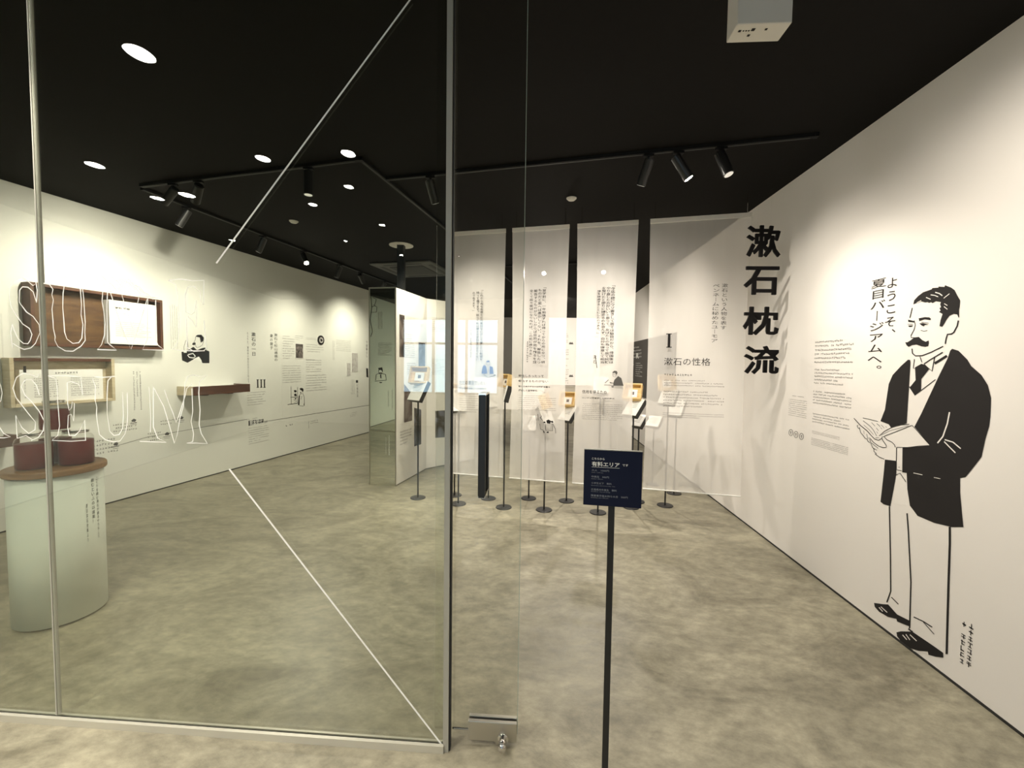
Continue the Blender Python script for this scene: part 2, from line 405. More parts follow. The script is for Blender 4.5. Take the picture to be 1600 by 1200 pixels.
mb = MB(); L_ = (zp[1]-zp[0]).length
pbox(mb, P_end, -.006, .006, .0, ZT+.005, -.01, .006); pbox(mb, P_end, L_-.006, L_+.004, .0, ZT+.005, -.01, .006); pbox(mb, P_end, 0, L_, ZT-.008, ZT+.006, -.01, .006)
local(pt_, mb).build('mirror_trim', M['steel'], pt_)
k = (560, 360, 5)
ik = Ink(P_end, .002)  # scribbles, plus the wall drawings the mirror reflects, painted onto its face
ik.stroke([(95, 480), (105, 600), (92, 700), (110, 790), (97, 830)], .8, k); ik.stroke([(100, 600), (125, 590), (140, 540), (110, 520)], .6, k)
ik.stroke([(100, 640), (140, 640), (145, 600), (115, 580)], .6, k)
ik.body((590, 487), (598, 514), 3, vertical=True); ik.body((591, 535), (612, 556), 9, fill=.45); 
ik.body((606, 610), (608, 640), 1, vertical=True); ik.body((612, 608), (614, 640), 1, vertical=True)
ik.poly([(155, 1075), (185, 1070), (190, 1090), (188, 1110), (180, 1090), (160, 1092)], k)
ik.stroke([(158, 1090), (160, 1115), (175, 1130), (185, 1115)], .6, k); ik.poly([(162, 1112), (182, 1110), (184, 1116), (163, 1118)], k)
ik.stroke([(135, 1170), (140, 1125), (165, 1118), (185, 1118), (212, 1125), (218, 1170), (130, 1178)], .8, k); ik.poly([(170, 1125), (178, 1125), (180, 1155), (172, 1155)], k)
ik.poly([(165, 1185), (185, 1185), (183, 1192), (167, 1192)], k)
ik.build('lettering', M['ink'], pt_)
ik = Ink(P_end, .002); ik.body((606, 680), (610, 711), 1, vertical=True); ik.body((602, 683), (604, 710), 1, vertical=True); ik.build('lettering', M['letter_white'], pt_, 'white lettering low on the mirror')
def pprint(a, b, fn):
    pl = Plane(a, b-a); fn(pl)
def f1(pl):
    ik = Ink(pl); k = (560, 580, 5)
    Ink(pl).poly([(357, 100), (420, 180), (420, 385), (357, 402)], k).build('picture', M['photo_b'], pt_)
    Ink(pl).poly([(435, 285), (490, 300), (490, 570), (435, 588)], k).build('picture', M['photo_c'], pt_)
    Ink(pl).rectpx(624, 491, 632, 558).build('picture', M['photo_b'], pt_)
    Ink(pl).rectpx(654, 535, 664, 578).build('picture', M['photo_c'], pt_)
    ik.body((634, 493), (660, 512), 6); ik.body((633, 520), (648, 560), 12); ik.body((625, 673), (643, 690), 5); ik.body((636, 566), (650, 585), 6)
    ik.build('lettering', M['ink_soft'], pt_)
def f2(pl):
    Ink(pl).poly([(600, 310), (690, 305), (690, 515), (600, 521)], (560, 580, 5)).build('picture', M['photo_c'], pt_)
    ik = Ink(pl); ik.body((675, 495), (696, 520), 8); ik.body((674, 560), (694, 586), 9); ik.build('lettering', M['ink_soft'], pt_)
def f3(pl):
    Ink(pl).rectpx(700, 560, 706, 590).build('picture', M['photo_b'], pt_)
    ik = Ink(pl); ik.body((712, 500), (735, 560), 18); ik.body((712, 580), (735, 640), 16); ik.build('lettering', M['ink_soft'], pt_)
pprint(zp[1], zp[2], f1); pprint(zp[2], zp[3], f2); pprint(zp[3], zp[4], f3)

# black column rising from the partition to the ceiling
pc = ceil_at(627, 383)
mb = MB(); c1 = thing('ceiling_column', 'black square column rising from the mirrored partition to the ceiling', 'column', (pc.x, pc.y, 0))
mb.box((0, 0, (ZT+H)/2+.001), (.085, .085, H-ZT-.004)); mb.build('post', M['black'], c1)
mb = MB(); mb.lathe([(.001, H-.008), (.15, H-.008), (.15, H-.001), (.001, H-.001)], 24); mb.build('ceiling_plate', M['cream'], c1)

# low grey counter and printed panel against the far end
a = BW.uv(850, 640)[0]; b = BW.uv(932, 640)[0]
ct = thing('display_counter', 'low taupe counter at the far end of the room beneath the printed wall', 'counter', BW.pt((a+b)/2, 0, .9), -RA)
mb = MB(); mb.box((0, 0, .42), (b-a, .7, .80)); mb.build('body', M['counter'], ct)
mb = MB(); mb.box((0, 0, .835), (b-a+.04, .74, .03)); mb.build('worktop', M['counter'], ct)
mb = MB(); mb.box((0, 0, .012), (b-a-.1, .6, .02)); mb.build('plinth', M['dark'], ct)
ik = Ink(BW); ik.body((858, 520), (888, 536), 6); ik.body((858, 545), (888, 600), 16); ik.body((900, 520), (934, 590), 18)
for q in (0, 51):
    ik.poly([(889, 537+q), (891, 534+q), (892.5, 536+q), (894, 534+q), (896, 538+q), (889, 538+q)])
ik.build('lettering', M['ink_soft'], wb)

# ------------------------------------------------------------------ right wall: printed mural, texts
def mural():
    root = thing('mural', 'large black line mural of a moustached person in a suit reading a book', 'mural', WR.pt(WR.uv(1440, 1010)[0], 0, 0))
    A = (1340, 420, 5); Hh = (1400, 440, 7.5); C = (1330, 640, 10); E = (1340, 830, 5); B = (1340, 620, 5)
    i = Ink(WR, .0012)
    i.poly([(205, 268), (215, 220), (260, 170), (320, 125), (420, 90), (430, 75), (500, 70), (500, 58), (570, 62), (578, 42), (650, 70), (690, 100), (720, 160), (755, 220), (750, 290), (740, 340), (735, 420), (720, 385), (680, 378), (630, 400), (600, 440), (545, 530), (512, 522), (525, 450), (548, 380), (505, 355), (525, 340), (512, 310), (530, 300), (520, 265), (530, 240), (470, 230), (430, 252), (415, 240), (390, 250), (375, 240), (345, 245), (300, 232), (250, 248)], Hh)
    i.build('hair', M['ink'], root)
    i = Ink(WR, .0024)
    for p, w in (([(465, 125), (515, 140), (548, 165)], 1.6), ([(412, 155), (460, 162), (500, 178)], 1.2), ([(358, 185), (412, 208)], 1.3), ([(250, 247), (300, 222)], 1), ([(565, 195), (632, 142)], 1), ([(570, 258), (608, 280)], 1.1), ([(568, 292), (608, 325)], 1.2)): i.stroke(p, w, Hh)
    for p, w in (([(722, 120), (705, 210), (670, 310), (628, 362)], 2.2), ([(685, 335), (750, 355), (810, 405)], 1.8), ([(680, 350), (768, 438)], 1.7), ([(440, 595), (510, 610)], 1), ([(600, 630), (650, 640)], .8)): i.stroke(p, w, B)
    for p in ([(170, 595), (200, 628)], [(185, 590), (235, 635)], [(355, 810), (388, 848)], [(380, 805), (412, 850)], [(412, 808), (465, 858)]): i.stroke(p, 1.3, E)
    i.stroke([(340, 865), (400, 918), (470, 945), (525, 940)], .8, E)
    i.build('highlight', M['wall'], root)
    i = Ink(WR, .0012)
    for p, w in (([(193, 308), (165, 425)], 1.4), ([(215, 455), (228, 510), (215, 560), (178, 630), (178, 655), (245, 660)], 1.1), ([(140, 500), (200, 500)], .7), ([(300, 475), (385, 488)], .7), ([(292, 570), (330, 582), (370, 572)], .7), ([(190, 785), (195, 840), (230, 870), (310, 868), (420, 825), (500, 785), (555, 758)], 1.7), ([(733, 455), (720, 520), (680, 595), (650, 615), (605, 618), (590, 670), (580, 730)], 2.2), ([(735, 340), (738, 420)], 1.6), ([(283, 880), (308, 948)], 1.2), ([(218, 908), (205, 1015), (222, 1018)], 1.2), ([(330, 965), (400, 918), (550, 828)], 1.8), ([(455, 890), (425, 1050), (330, 970)], 1.8), ([(455, 960), (600, 870)], 3.8)): i.stroke(p, w, Hh)
    i.poly([(145, 445), (215, 462), (215, 480), (145, 472)], Hh); i.poly([(268, 430), (340, 416), (395, 420), (412, 435), (405, 452), (340, 442), (275, 462)], Hh)
    i.poly([(140, 515), (205, 512), (185, 530), (160, 532)], Hh); i.poly([(275, 490), (320, 486), (385, 503), (340, 508), (330, 525), (308, 518)], Hh)
    i.stroke([(405, 920), (448, 988), (610, 865)], 1.3, A)
    i.build('face', M['ink'], root)
    i = Ink(WR, .0012); i.poly([(110, 710), (135, 712), (170, 690), (215, 655), (270, 648), (310, 685), (350, 705), (385, 690), (388, 720), (380, 755), (345, 765), (300, 758), (240, 738), (190, 745), (150, 765), (125, 745)], Hh); i.build('moustache', M['ink'], root)
    i = Ink(WR, .0012); i.poly([(450, 770), (500, 742), (520, 748), (560, 785), (500, 860), (498, 945), (450, 990), (410, 925), (455, 870)], A); i.build('tie', M['ink'], root)
    i = Ink(WR, .0012)
    i.poly([(395, 710), (412, 712), (415, 730), (405, 900), (385, 1208), (330, 1225), (262, 1240), (245, 1215), (180, 1190), (215, 1100), (245, 900), (275, 830), (340, 760)], A)
    i.poly([(215, 490), (300, 500), (305, 590), (295, 660), (258, 855), (205, 840), (180, 820), (185, 780), (205, 600)], B)
    i.poly([(740, 625), (790, 640), (860, 710), (890, 760), (970, 830), (1020, 910), (1045, 1010), (1040, 1150), (1030, 1230), (1000, 1330), (970, 1470), (900, 1560), (845, 1628), (803, 1635), (803, 1750), (815, 1880), (828, 2018), (740, 2018), (600, 1985), (470, 1930), (410, 1850), (390, 1720), (385, 1595), (350, 1590), (352, 1395), (570, 1382), (445, 1235), (500, 1130), (560, 1000), (640, 830), (705, 700), (725, 640)], A)
    i.build('jacket', M['ink'], root)
    i = Ink(WR, .0012)
    for p, w in (([(45, 135), (150, 250), (250, 330), (320, 410), (370, 460), (430, 480), (480, 450)], 1.1), ([(185, 130), (300, 155), (420, 185)], .8), ([(190, 175), (300, 260), (350, 320), (400, 410)], .7), ([(200, 240), (280, 310), (350, 390)], .5), ([(440, 410), (520, 340), (620, 285), (760, 240), (910, 228)], .9), ([(470, 400), (600, 330), (900, 250)], .5), ([(520, 415), (700, 345), (955, 245)], 1), ([(955, 245), (1235, 560)], .8), ([(1240, 560), (1050, 570), (900, 590), (710, 590)], .9), ([(380, 440), (440, 440)], .5),
                 ([(320, 200), (375, 260)], .6), ([(395, 285), (430, 330)], .6), ([(400, 215), (455, 265)], .6), ([(470, 235), (520, 290)], .5), ([(460, 280), (485, 305)], .5), ([(540, 260), (558, 280)], .5), ([(400, 345), (420, 370)], .5)): i.stroke(p, w, C)
    i.build('book', M['ink'], root)
    i = Ink(WR, .0012)
    for p, w in (([(130, 275), (150, 360), (195, 410), (215, 445), (250, 460), (265, 500), (295, 515)], .9), ([(115, 240), (95, 250), (110, 290), (135, 300)], .8), ([(200, 330), (205, 380)], .5), ([(245, 380), (260, 450), (300, 440)], .7), ([(300, 450), (350, 510), (430, 570), (500, 595), (550, 590), (550, 560), (490, 470), (480, 430), (515, 420), (560, 470), (640, 510), (680, 550), (692, 590)], 1), ([(290, 455), (310, 520), (330, 580), (360, 620), (355, 650), (400, 690)], .8), ([(375, 690), (440, 740), (520, 775)], 1), ([(320, 520), (425, 605)], .7), ([(330, 590), (405, 635)], .7), ([(712, 595), (705, 940)], 1.3), ([(715, 940), (790, 955)], .9), ([(745, 900), (757, 900)], 1.2), ([(700, 1025), (765, 990), (858, 1130)], 1)): i.stroke(p, w, C)
    i.build('hand', M['ink'], root)
    i = Ink(WR, .0012)
    for p, w in (([(250, -195), (254, 0), (258, 200), (260, 470), (230, 555)], 2), ([(388, -140), (398, 0), (418, 400), (408, 755), (400, 765), (432, 787)], 2.2), ([(722, -35), (722, 100), (712, 400), (697, 960)], 3.6), ([(265, 515), (320, 570)], 1.2), ([(440, 670), (515, 705), (585, 750)], 1.6), ([(515, 710), (600, 805)], 1)): i.stroke(p, w, E)
    i.build('trousers', M['ink'], root)
    for p in ([(130, 560), (200, 570), (240, 572), (310, 650), (410, 700), (408, 745), (310, 705), (305, 685), (240, 670), (170, 630), (135, 590)], [(305, 790), (340, 782), (430, 785), (600, 900), (670, 950), (672, 988), (610, 980), (555, 965), (550, 940), (480, 935), (400, 910), (340, 860), (310, 820)]):
        i = Ink(WR, .0012); i.poly(p, E); i.build('shoe', M['ink'], root)
mural()
i = Ink(WR, .0012)
i.text('\n'.join('ようこそ、'), (1387, 436), (1399.5, 519), .005); i.text('\n'.join('夏目バージアムへ。'), (1362, 439), (1378, 576), .005)
i.body((1501, 967), (1509, 1042), 1, vertical=True, fill=.8, glyph=.024); i.body((1512, 970), (1520, 1048), 1, vertical=True, fill=.8, glyph=.024)
i.build('lettering', M['ink'], wr)
i = Ink(WR, .0012)
for a, b, r in (((1274, 532), (1333, 569), 6), ((1273, 575), (1332, 605), 5), ((1271, 609), (1330, 640), 5), ((1270, 644), (1328, 673), 4), ((1269, 672), (1312, 688), 3), ((1268, 683), (1325, 712), 5)): i.body(a, b, r, fill=.5)
i.body((1233, 622), (1260, 655), 9, fill=.4); i.body((1238, 617), (1256, 622), 1)
for cx, cy in ((1236, 676), (1244, 679), (1252.5, 682)):
    i.stroke([(cx+3.1*math.cos(t*math.pi/8), cy+5*math.sin(t*math.pi/8)) for t in range(17)], .7); i.stroke([(cx-1.2, cy-1), (cx+1.2, cy-1)], .8); i.stroke([(cx, cy-2), (cx, cy+3)], .7)
i.build('lettering', M['ink_soft'], wr)
# dark printed panel farther back on the right wall
pn = thing('wall_poster', 'dark charcoal printed poster on the right wall behind the sheer banners', 'poster', WR.pt(WR.uv(1020, 600)[0], 0, 0))
u0, v0 = WR.uv(982, 536); u1, v1 = WR.uv(1054, 640); vt = WR.uv(1054, 520)[1]
mb = MB(); pbox(mb, WR, u0, u1, WR.uv(1008, 622)[1]-.0, vt, .001, .009); local(pn, mb).build('board', M['panel_dark'], pn)
i = Ink(WR, .0102); i.body((991, 541), (1003, 560), 4); i.body((994, 566), (1004, 590), 7); i.body((988, 560), (991, 600), 1, vertical=True); i.body((1015, 541), (1035, 560), 5); i.text('R', (995, 552), (999, 560), .02)
i.build('lettering', M['letter_white'], pn)

# ------------------------------------------------------------------ left wall prints
i = Ink(WL, .0012)
i.text('\n'.join('漱石の一日'), (392.5, 519), (400, 556), .01); i.text('\n'.join('ちらりと、漱石の一日をのぞいてみよう'), (385.5, 519), (389.5, 598))
i.text('\n'.join('漱石と松山道後の'), (428, 521), (434, 564)); i.text('\n'.join('妻の鏡子'), (421.5, 522), (426.5, 546))
for x in (401.5, 407, 412): i.rectpx(x, 593.2, x+2.2, 605.4); i.rectpx(x-.8, 593, x+3, 593.8); i.rectpx(x-.8, 604.9, x+3, 605.7)
i.text('\n'.join('下宿暮らし'), (571.5, 533), (574.5, 558)); 
i.poly([(572, 575), (575, 576), (575.5, 590), (572.5, 589)]); i.poly([(554+2, 594), (559, 594), (559, 598), (556, 598)])
i.text('\n'.join('旅に生きる'), (557, 594), (560, 620))
i.build('lettering', M['ink'], wl)
i = Ink(WL, .0012)
for a, b, r in (((386, 612), (415, 632), 6), ((388, 668), (420, 689), 8), ((441, 523), (460, 562), 10), ((461, 523), (474, 533), 3), ((478, 527), (494, 532), 2), ((478, 536), (505, 552), 4), ((478, 561), (502, 582), 6), ((478, 585), (510, 610), 7), ((441, 570), (470, 598), 8), ((525, 530), (548, 550), 7), ((476+2, 560), (492, 564), 1)): i.body(a, b, r, fill=.42)
for a, b, r in (((519, 532), (523, 562), 2), ((264, 475), (279, 545), 4), ((206, 580), (223, 640), 3), ((548, 593), (554, 616), 4), ((481, 658), (483.5, 677), 1), ((547, 648), (548.5, 654), 1)): i.body(a, b, r, vertical=True, fill=.5)
i.body((140, 688), (185, 706), 4); i.body((176, 662), (214, 672), 3); i.body((230, 676), (252, 688), 3); i.body((250, 656), (280, 662), 2); i.body((388, 653), (402, 655), 1); i.body((413, 656), (420, 661), 1, fill=.8)
i.body((446, 662), (458, 666), 1); i.body((485, 657), (497, 661), 2); i.body((549, 644), (558, 650), 3); i.body((0, 490), (6, 560), 2, vertical=True)
i.stroke([(170, 700), (230, 683), (330, 665), (387, 655)], .6); i.stroke([(412, 659), (500, 645), (577, 633)], .6)
# small line sketches along the time line
for cx, cy in ((209, 657), (261, 678), (283, 653), (181, 694)):
    i.poly([(cx-4, cy), (cx, cy-3), (cx+4, cy-1), (cx+2, cy+2), (cx-3, cy+2)]); i.stroke([(cx-6, cy+5), (cx+5, cy+3)], .7); i.stroke([(cx-5, cy+7), (cx+4, cy+6)], .5)
i.build('lettering', M['ink_soft'], wl)
i = Ink(WL, .0014); i.poly([(388.2, 657.5), (411.5, 654.5), (411.5, 660), (388.2, 665.5)]); i.build('label_band', M['ink'], wl)
i = Ink(WL, .0026); i.text('熊本時代', (390, 656.8), (410, 663.2), .01); i.build('lettering', M['letter_white'], wl)
# eating man print
k = (200, 400, 5.3333)
fg = thing('wall_print', 'black print of a moustached person eating from a bowl beside the wooden case', 'wall print', WL.pt(WL.uv(305, 560)[0], 0, 0))
i = Ink(WL, .0012)
i.poly([(445, 800), (490, 790), (505, 780), (545, 757), (575, 785), (610, 770), (640, 762), (652, 785), (678, 795), (678, 893), (620, 893), (600, 850), (540, 865), (495, 890), (450, 870)], k); i.build('coat', M['ink'], fg)
i = Ink(WL, .0012)
i.poly([(562, 672), (575, 658), (610, 655), (632, 680), (628, 710), (605, 722), (598, 680)], k); i.poly([(533, 738), (540, 722), (560, 722), (565, 738), (548, 744)], k)
i.stroke([(562, 672), (560, 700), (548, 715), (560, 722)], .6, k); i.stroke([(560, 745), (575, 765), (600, 755), (620, 740), (628, 712)], .6, k); i.stroke([(468, 795), (465, 760), (480, 705), (495, 700), (500, 760), (490, 795)], .6, k); i.build('head', M['ink'], fg)
i = Ink(WL, .0024)
i.poly([(458, 795), (488, 790), (488, 805), (465, 806)], k); i.stroke([(500, 822), (540, 812), (560, 835), (545, 850), (510, 845), (495, 825)], 1.3, k); i.poly([(560, 850), (590, 838), (612, 870), (612, 886), (590, 872), (540, 862)], k); i.stroke([(500, 790), (560, 795), (640, 790)], .5, k)
i.build('hand', M['letter_white'], fg)
# shaving man print
k = (350, 480, 5.3333)
fg = thing('wall_print', 'small line drawing of a person before a mirror, below the portrait photo', 'wall print', WL.pt(WL.uv(465, 630)[0], 0, 0))
i = Ink(WL, .0012)
for p, w in (([(558, 660), (560, 808)], .6), ([(612, 665), (612, 800)], .6), ([(530, 812), (615, 800)], .9), ([(655, 715), (668, 750), (670, 822)], .6), ([(625, 735), (640, 722), (650, 720)], .6), ([(640, 770), (648, 740)], .5), ([(625, 820), (660, 825), (668, 800)], .6), ([(555, 750), (612, 750)], .8), ([(580, 770), (605, 785), (585, 795)], .5)): i.stroke(p, w, k)
i.poly([(630, 680), (640, 672), (658, 676), (663, 690), (655, 710), (648, 695), (636, 690)], k); i.poly([(634, 708), (642, 706), (642, 716), (635, 718)], k); i.poly([(622, 740), (632, 735), (628, 815), (616, 818)], k)
i.poly([(582, 692), (600, 690), (606, 704), (596, 712), (584, 706)], k); i.poly([(583, 725), (600, 718), (608, 740), (588, 742)], k); i.poly([(588, 758), (602, 756), (600, 770), (592, 768)], k)
i.build('drawing', M['ink'], fg)
# photographs and pale documents
def photo(name, label, cat, x0, y0, x1, y1, m, pl=WL, frame=None):
    u0, v0 = pl.uv(x0, y0); u1, v1 = pl.uv(x1, y1); r = thing(name, label, cat, pl.pt((u0+u1)/2, min(v0, v1), 0))
    mb = MB(); pbox(mb, pl, u0, u1, v1, v0, .001, .006); local(r, mb).build('board', M['white'], r)
    i = Ink(pl, .0075); e = .006; i.polyuv([(u0+e, v0-e), (u1-e, v0-e), (u1-e, v1+e), (u0+e, v1+e)]); i.build('image', m, r); return r
photo('photograph', 'small dark portrait photograph right of the vertical wall heading', 'photograph', 461, 536.5, 473.5, 560, M['photo_a'])
photo('document_print', 'tall pale grey document print near the far end of the left wall', 'document', 549, 551, 559, 581, M['photo_d'])
photo('document_print', 'small pale document print left of the tall pale document', 'document', 541.5, 567, 547.5, 587, M['photo_d'])
dp = WL.hit(501, 531.5); r = thing('round_badge', 'round black-rimmed picture disc high on the left wall', 'wall disc', dp)
mb = MB(); R3 = Matrix((WL.u, WL.v, WL.n)).transposed()
def disc(c, n, r, t, R): 
    mb = MB(); mb.tube(Vector(c), Vector(c)+n*t, r, 24); return mb
local(r, disc(dp, WL.n, .082, .012, R3)).build('rim', M['ink'], r); local(r, disc(dp+WL.n*.0121, WL.n, .05, .003, R3)).build('picture', M['photo_d'], r)
i = Ink(WL, .0163); i.poly([(499, 529), (502, 530), (503, 533), (500, 534)]); i.build('emblem', M['ink'], r)

# ------------------------------------------------------------------ wooden display cases on the left wall
def case(label, x0, y0, x1, y1, depth, mf, mbk, th=.028, card=None, cols=3, mtop=None):
    pl = WL.shift(depth); u0, v0 = pl.uv(x0, y0); u1, v1 = pl.uv(x1, y1)
    v0 = (pl.uv(x0, y0)[1]+pl.uv(x1, y0+(569-y0)*(x1-x0)/(960-x0))[1])/2
    r = thing('display_case', label, 'display case', WL.pt((u0+u1)/2, v1, 0))
    def part(name, m, *b):
        mb = MB(); pbox(mb, WL, *b); return bevel(local(r, mb).build(name, m, r), .002, 1)
    part('back_panel', mbk, u0+th, u1-th, v1+th, v0-th, .002, .02)
    part('side_panel', mf, u0, u0+th, v1, v0, .002, depth); part('side_panel', mf, u1-th, u1, v1, v0, .002, depth)
    part('top_panel', mtop or mf, u0+th, u1-th, v0-th, v0, .002, depth); part('bottom_panel', mf, u0+th, u1-th, v1, v1+th, .002, depth)
    if card:
        d = card[4]; p2 = WL.shift(d); a, b = p2.uv(card[0], card[1]); c, e = p2.uv(card[2], card[3])
        mb = MB(); pbox(mb, WL, a, c, e, b, .021, d); local(r, mb).build('caption_card', M['white'], r)
        card_ink(r, p2, card)
    return r, (u0, u1, v0, v1)
def ink1(r, p2, c):
    i = Ink(p2, .002); i.text('漱石 手帳', (c[0]+9, 479), (c[0]+33, 485), .01); i.body((c[0]+9, 488), (c[0]+28, 492), 1, fill=.8); i.body((c[0]+9, 494), (c[0]+60, 499), 1, fill=.8)
    i.build('lettering', M['ink'], r)
    i = Ink(p2, .002); i.body((c[0]+10, 501), (c[0]+66, 529), 8, fill=.55); i.build('lettering', M['ink_soft'], r)
def ink2(r, p2, c):
    i = Ink(p2, .002); i.text('\n'.join('アイスクリーム'), (37, 592), (41, 622), .01); i.rectpx(36, 572, 41, 582); i.body((85, 581), (122, 584), 1, fill=.9)
    i.build('lettering', M['ink'], r)
    i = Ink(p2, .002); i.body((52, 590), (92, 620), 9, fill=.55); i.body((110, 589), (155, 617), 9, fill=.55); i.build('lettering', M['ink_soft'], r)
card_ink = ink1
case('large dark wooden case with open front, a white card in its right half', 46, 440, 256, 547, .11, M['wood_dark'], M['wood_back'], card=(170, 468, 246, 540, .10))
card_ink = ink2
case('pale wooden case full of a printed sheet, under the large dark case', 14, 559, 181, 626, .10, M['wood_pale'], M['wood_pale'], card=(30, 578, 162, 632, .075), mtop=M['wood_dark'])
# low shelf boxes
def shelf(label, xe, ye, xf, yf, xr, yr, endm, depth):
    """xe.. front corner"""
    pl = WL.shift(depth); u0, v0 = pl.uv(xe, ye); _, v1 = pl.uv(xf, yf); u1, _ = pl.uv(xr, yr)
    r = thing('shelf_box', label, 'shelf', WL.pt((u0+u1)/2, v1, 0))
    def part(name, m, *b):
        mb = MB(); pbox(mb, WL, *b); return bevel(local(r, mb).build(name, m, r), .002, 1)
    part('front_board', M['wood_dark'], u0+.001, u1-.001, v1, v0, depth-.02, depth)
    part('end_board', endm, u0, u0+.018, v1, v0, .002, depth-.021); part('end_board', M['wood_dark'], u1-.018, u1, v1, v0, .002, depth-.021)
    part('tray', M['white'], u0+.02, u1-.02, v0-.03, v0-.012, .002, depth-.022)
    for f in (.28, .72):
        part('bracket', M['track'], u0+(u1-u0)*f-.03, u0+(u1-u0)*f+.03, v1-.016, v1-.001, .05, depth*.7)
    return r
shelf('long wooden shelf box projecting from the left wall with a pale end board', 303, 604.5, 303, 618.5, 391, 601, M['wood_pale'], .26)
pl = WL.shift(.16); u1 = pl.uv(31, 690)[0]
r = thing('shelf_box', 'dark wooden shelf box cut by the left frame edge behind the jars', 'shelf', WL.pt(u1-.3, pl.uv(31, 697)[1], 0))
for name, b in (('front_board', (u1-.7, u1, pl.uv(31, 696)[1], pl.uv(31, 679)[1], .14, .16)), ('end_board', (u1-.02, u1, pl.uv(31, 696)[1], pl.uv(31, 679)[1], .002, .139)), ('tray', (u1-.69, u1-.021, pl.uv(31, 693)[1], pl.uv(31, 690)[1], .002, .139))):
    mb = MB(); pbox(mb, WL, *b); local(r, mb).build(name, M['wood_dark'], r)

# ------------------------------------------------------------------ pedestal with jars
pc = Vector((-2.63, 2.405, 0)); PR = .196; PH = .845
pd = thing('pedestal', 'white round pedestal with an oiled wooden top on the left', 'pedestal', pc)
mb = MB(); mb.lathe([(PR-.015, .012), (PR, .012), (PR, PH)], 64); mb.build('drum', M['ped'], pd, True)
mb = MB(); mb.lathe([(PR-.02, 0), (PR-.02, .011)], 48); mb.build('plinth', M['dark'], pd)
mb = MB(); mb.lathe([(PR+.012, PH+.001), (PR+.016, PH+.006), (PR+.016, PH+.03), (PR+.012, PH+.035)], 64); mb.build('wooden_top', M['wood_top'], pd)
# vertical words around the drum
def drumtext(st, ang, z0, z1, w, bold=0):
    vs, fs = glyphs(st, bold); x0 = min(v[0] for v in vs); x1 = max(v[0] for v in vs); y0 = min(v[1] for v in vs); y1 = max(v[1] for v in vs); out = []
    for x, y in vs:
        a = ang+((x-x0)/(x1-x0)-.5)*w/PR; z = z0+(z1-z0)*(y1-y)/(y1-y0); out.append(((PR+.0015)*math.cos(a), (PR+.0015)*math.sin(a), z))
    return out, fs
az = math.atan2(-pc.y, -pc.x)
mb = MB()
for st, da, z0, z1, w in (('こくりを飲む漱石が語るやうなこと', .93, .80, .44, .016), ('飲むといふのは道楽！', .78, .80, .54, .018), ('夏目漱石全集より', .60, .66, .44, .009)):
    v, f = drumtext('\n'.join(st), az+da, z0, z1, w); mb.add(v, f)
me = bpy.data.meshes.new('lettering'); me.from_pydata(mb.v, [], mb.f); link('lettering', me, M['ink'], pd)
def jar(label, dx, dy, z, r, h, group):
    root = thing('glass_jar', label, 'jar', (pc.x+dx, pc.y+dy, z), 0, group)
    mb = MB(); mb.lathe([(r*.92, 0), (r, .006), (r, h*.80), (r*.9, h*.92), (r*.7, h*.97), (r*.7, h)], 32); mb.build('glass_body', M['jar_glass'], root, True)
    mb = MB(); mb.lathe([(r*.90, .005), (r*.965, .010), (r*.965, h*.76), (r*.9, h*.765)], 32); mb.build('tea', M['tea'], root, True)
    mb = MB(); mb.lathe([(r*.73, h+.001), (r*.76, h+.004), (r*.76, h+.012), (r*.70, h+.015)], 32); mb.build('lid', M['chrome'], root)
    return root
JG = 'jars of red-brown tea on the pedestal'; jz = PH+.035
fx, fy = -pc.x/pc.length, -pc.y/pc.length; sx, sy = fy*-1, fx     # towards viewer / sideways
jar('left of the three lower jars of dark red tea', .078*sx*-1+.03*fx-.0, .078*sy*-1+.03*fy, jz, .062, .125, JG) if False else None
def jp(a, b): return (a*fx+b*(-fy), a*fy+b*fx)
a = jp(.03, -.082); b = jp(.04, .082); c = jp(-.115, .0)
jar('left front jar of dark red tea on the wooden top', a[0], a[1], jz, .077, .185, JG)
jar('right front jar of dark red tea on the wooden top', b[0], b[1], jz, .077, .185, JG)
jar('rear jar of dark red tea hidden behind the front pair', c[0], c[1], jz, .070, .185, JG)
d = jp(-.02, 0); jar('jar of bright red tea stacked on top of the other jars', d[0], d[1], jz+.202, .064, .155, JG)

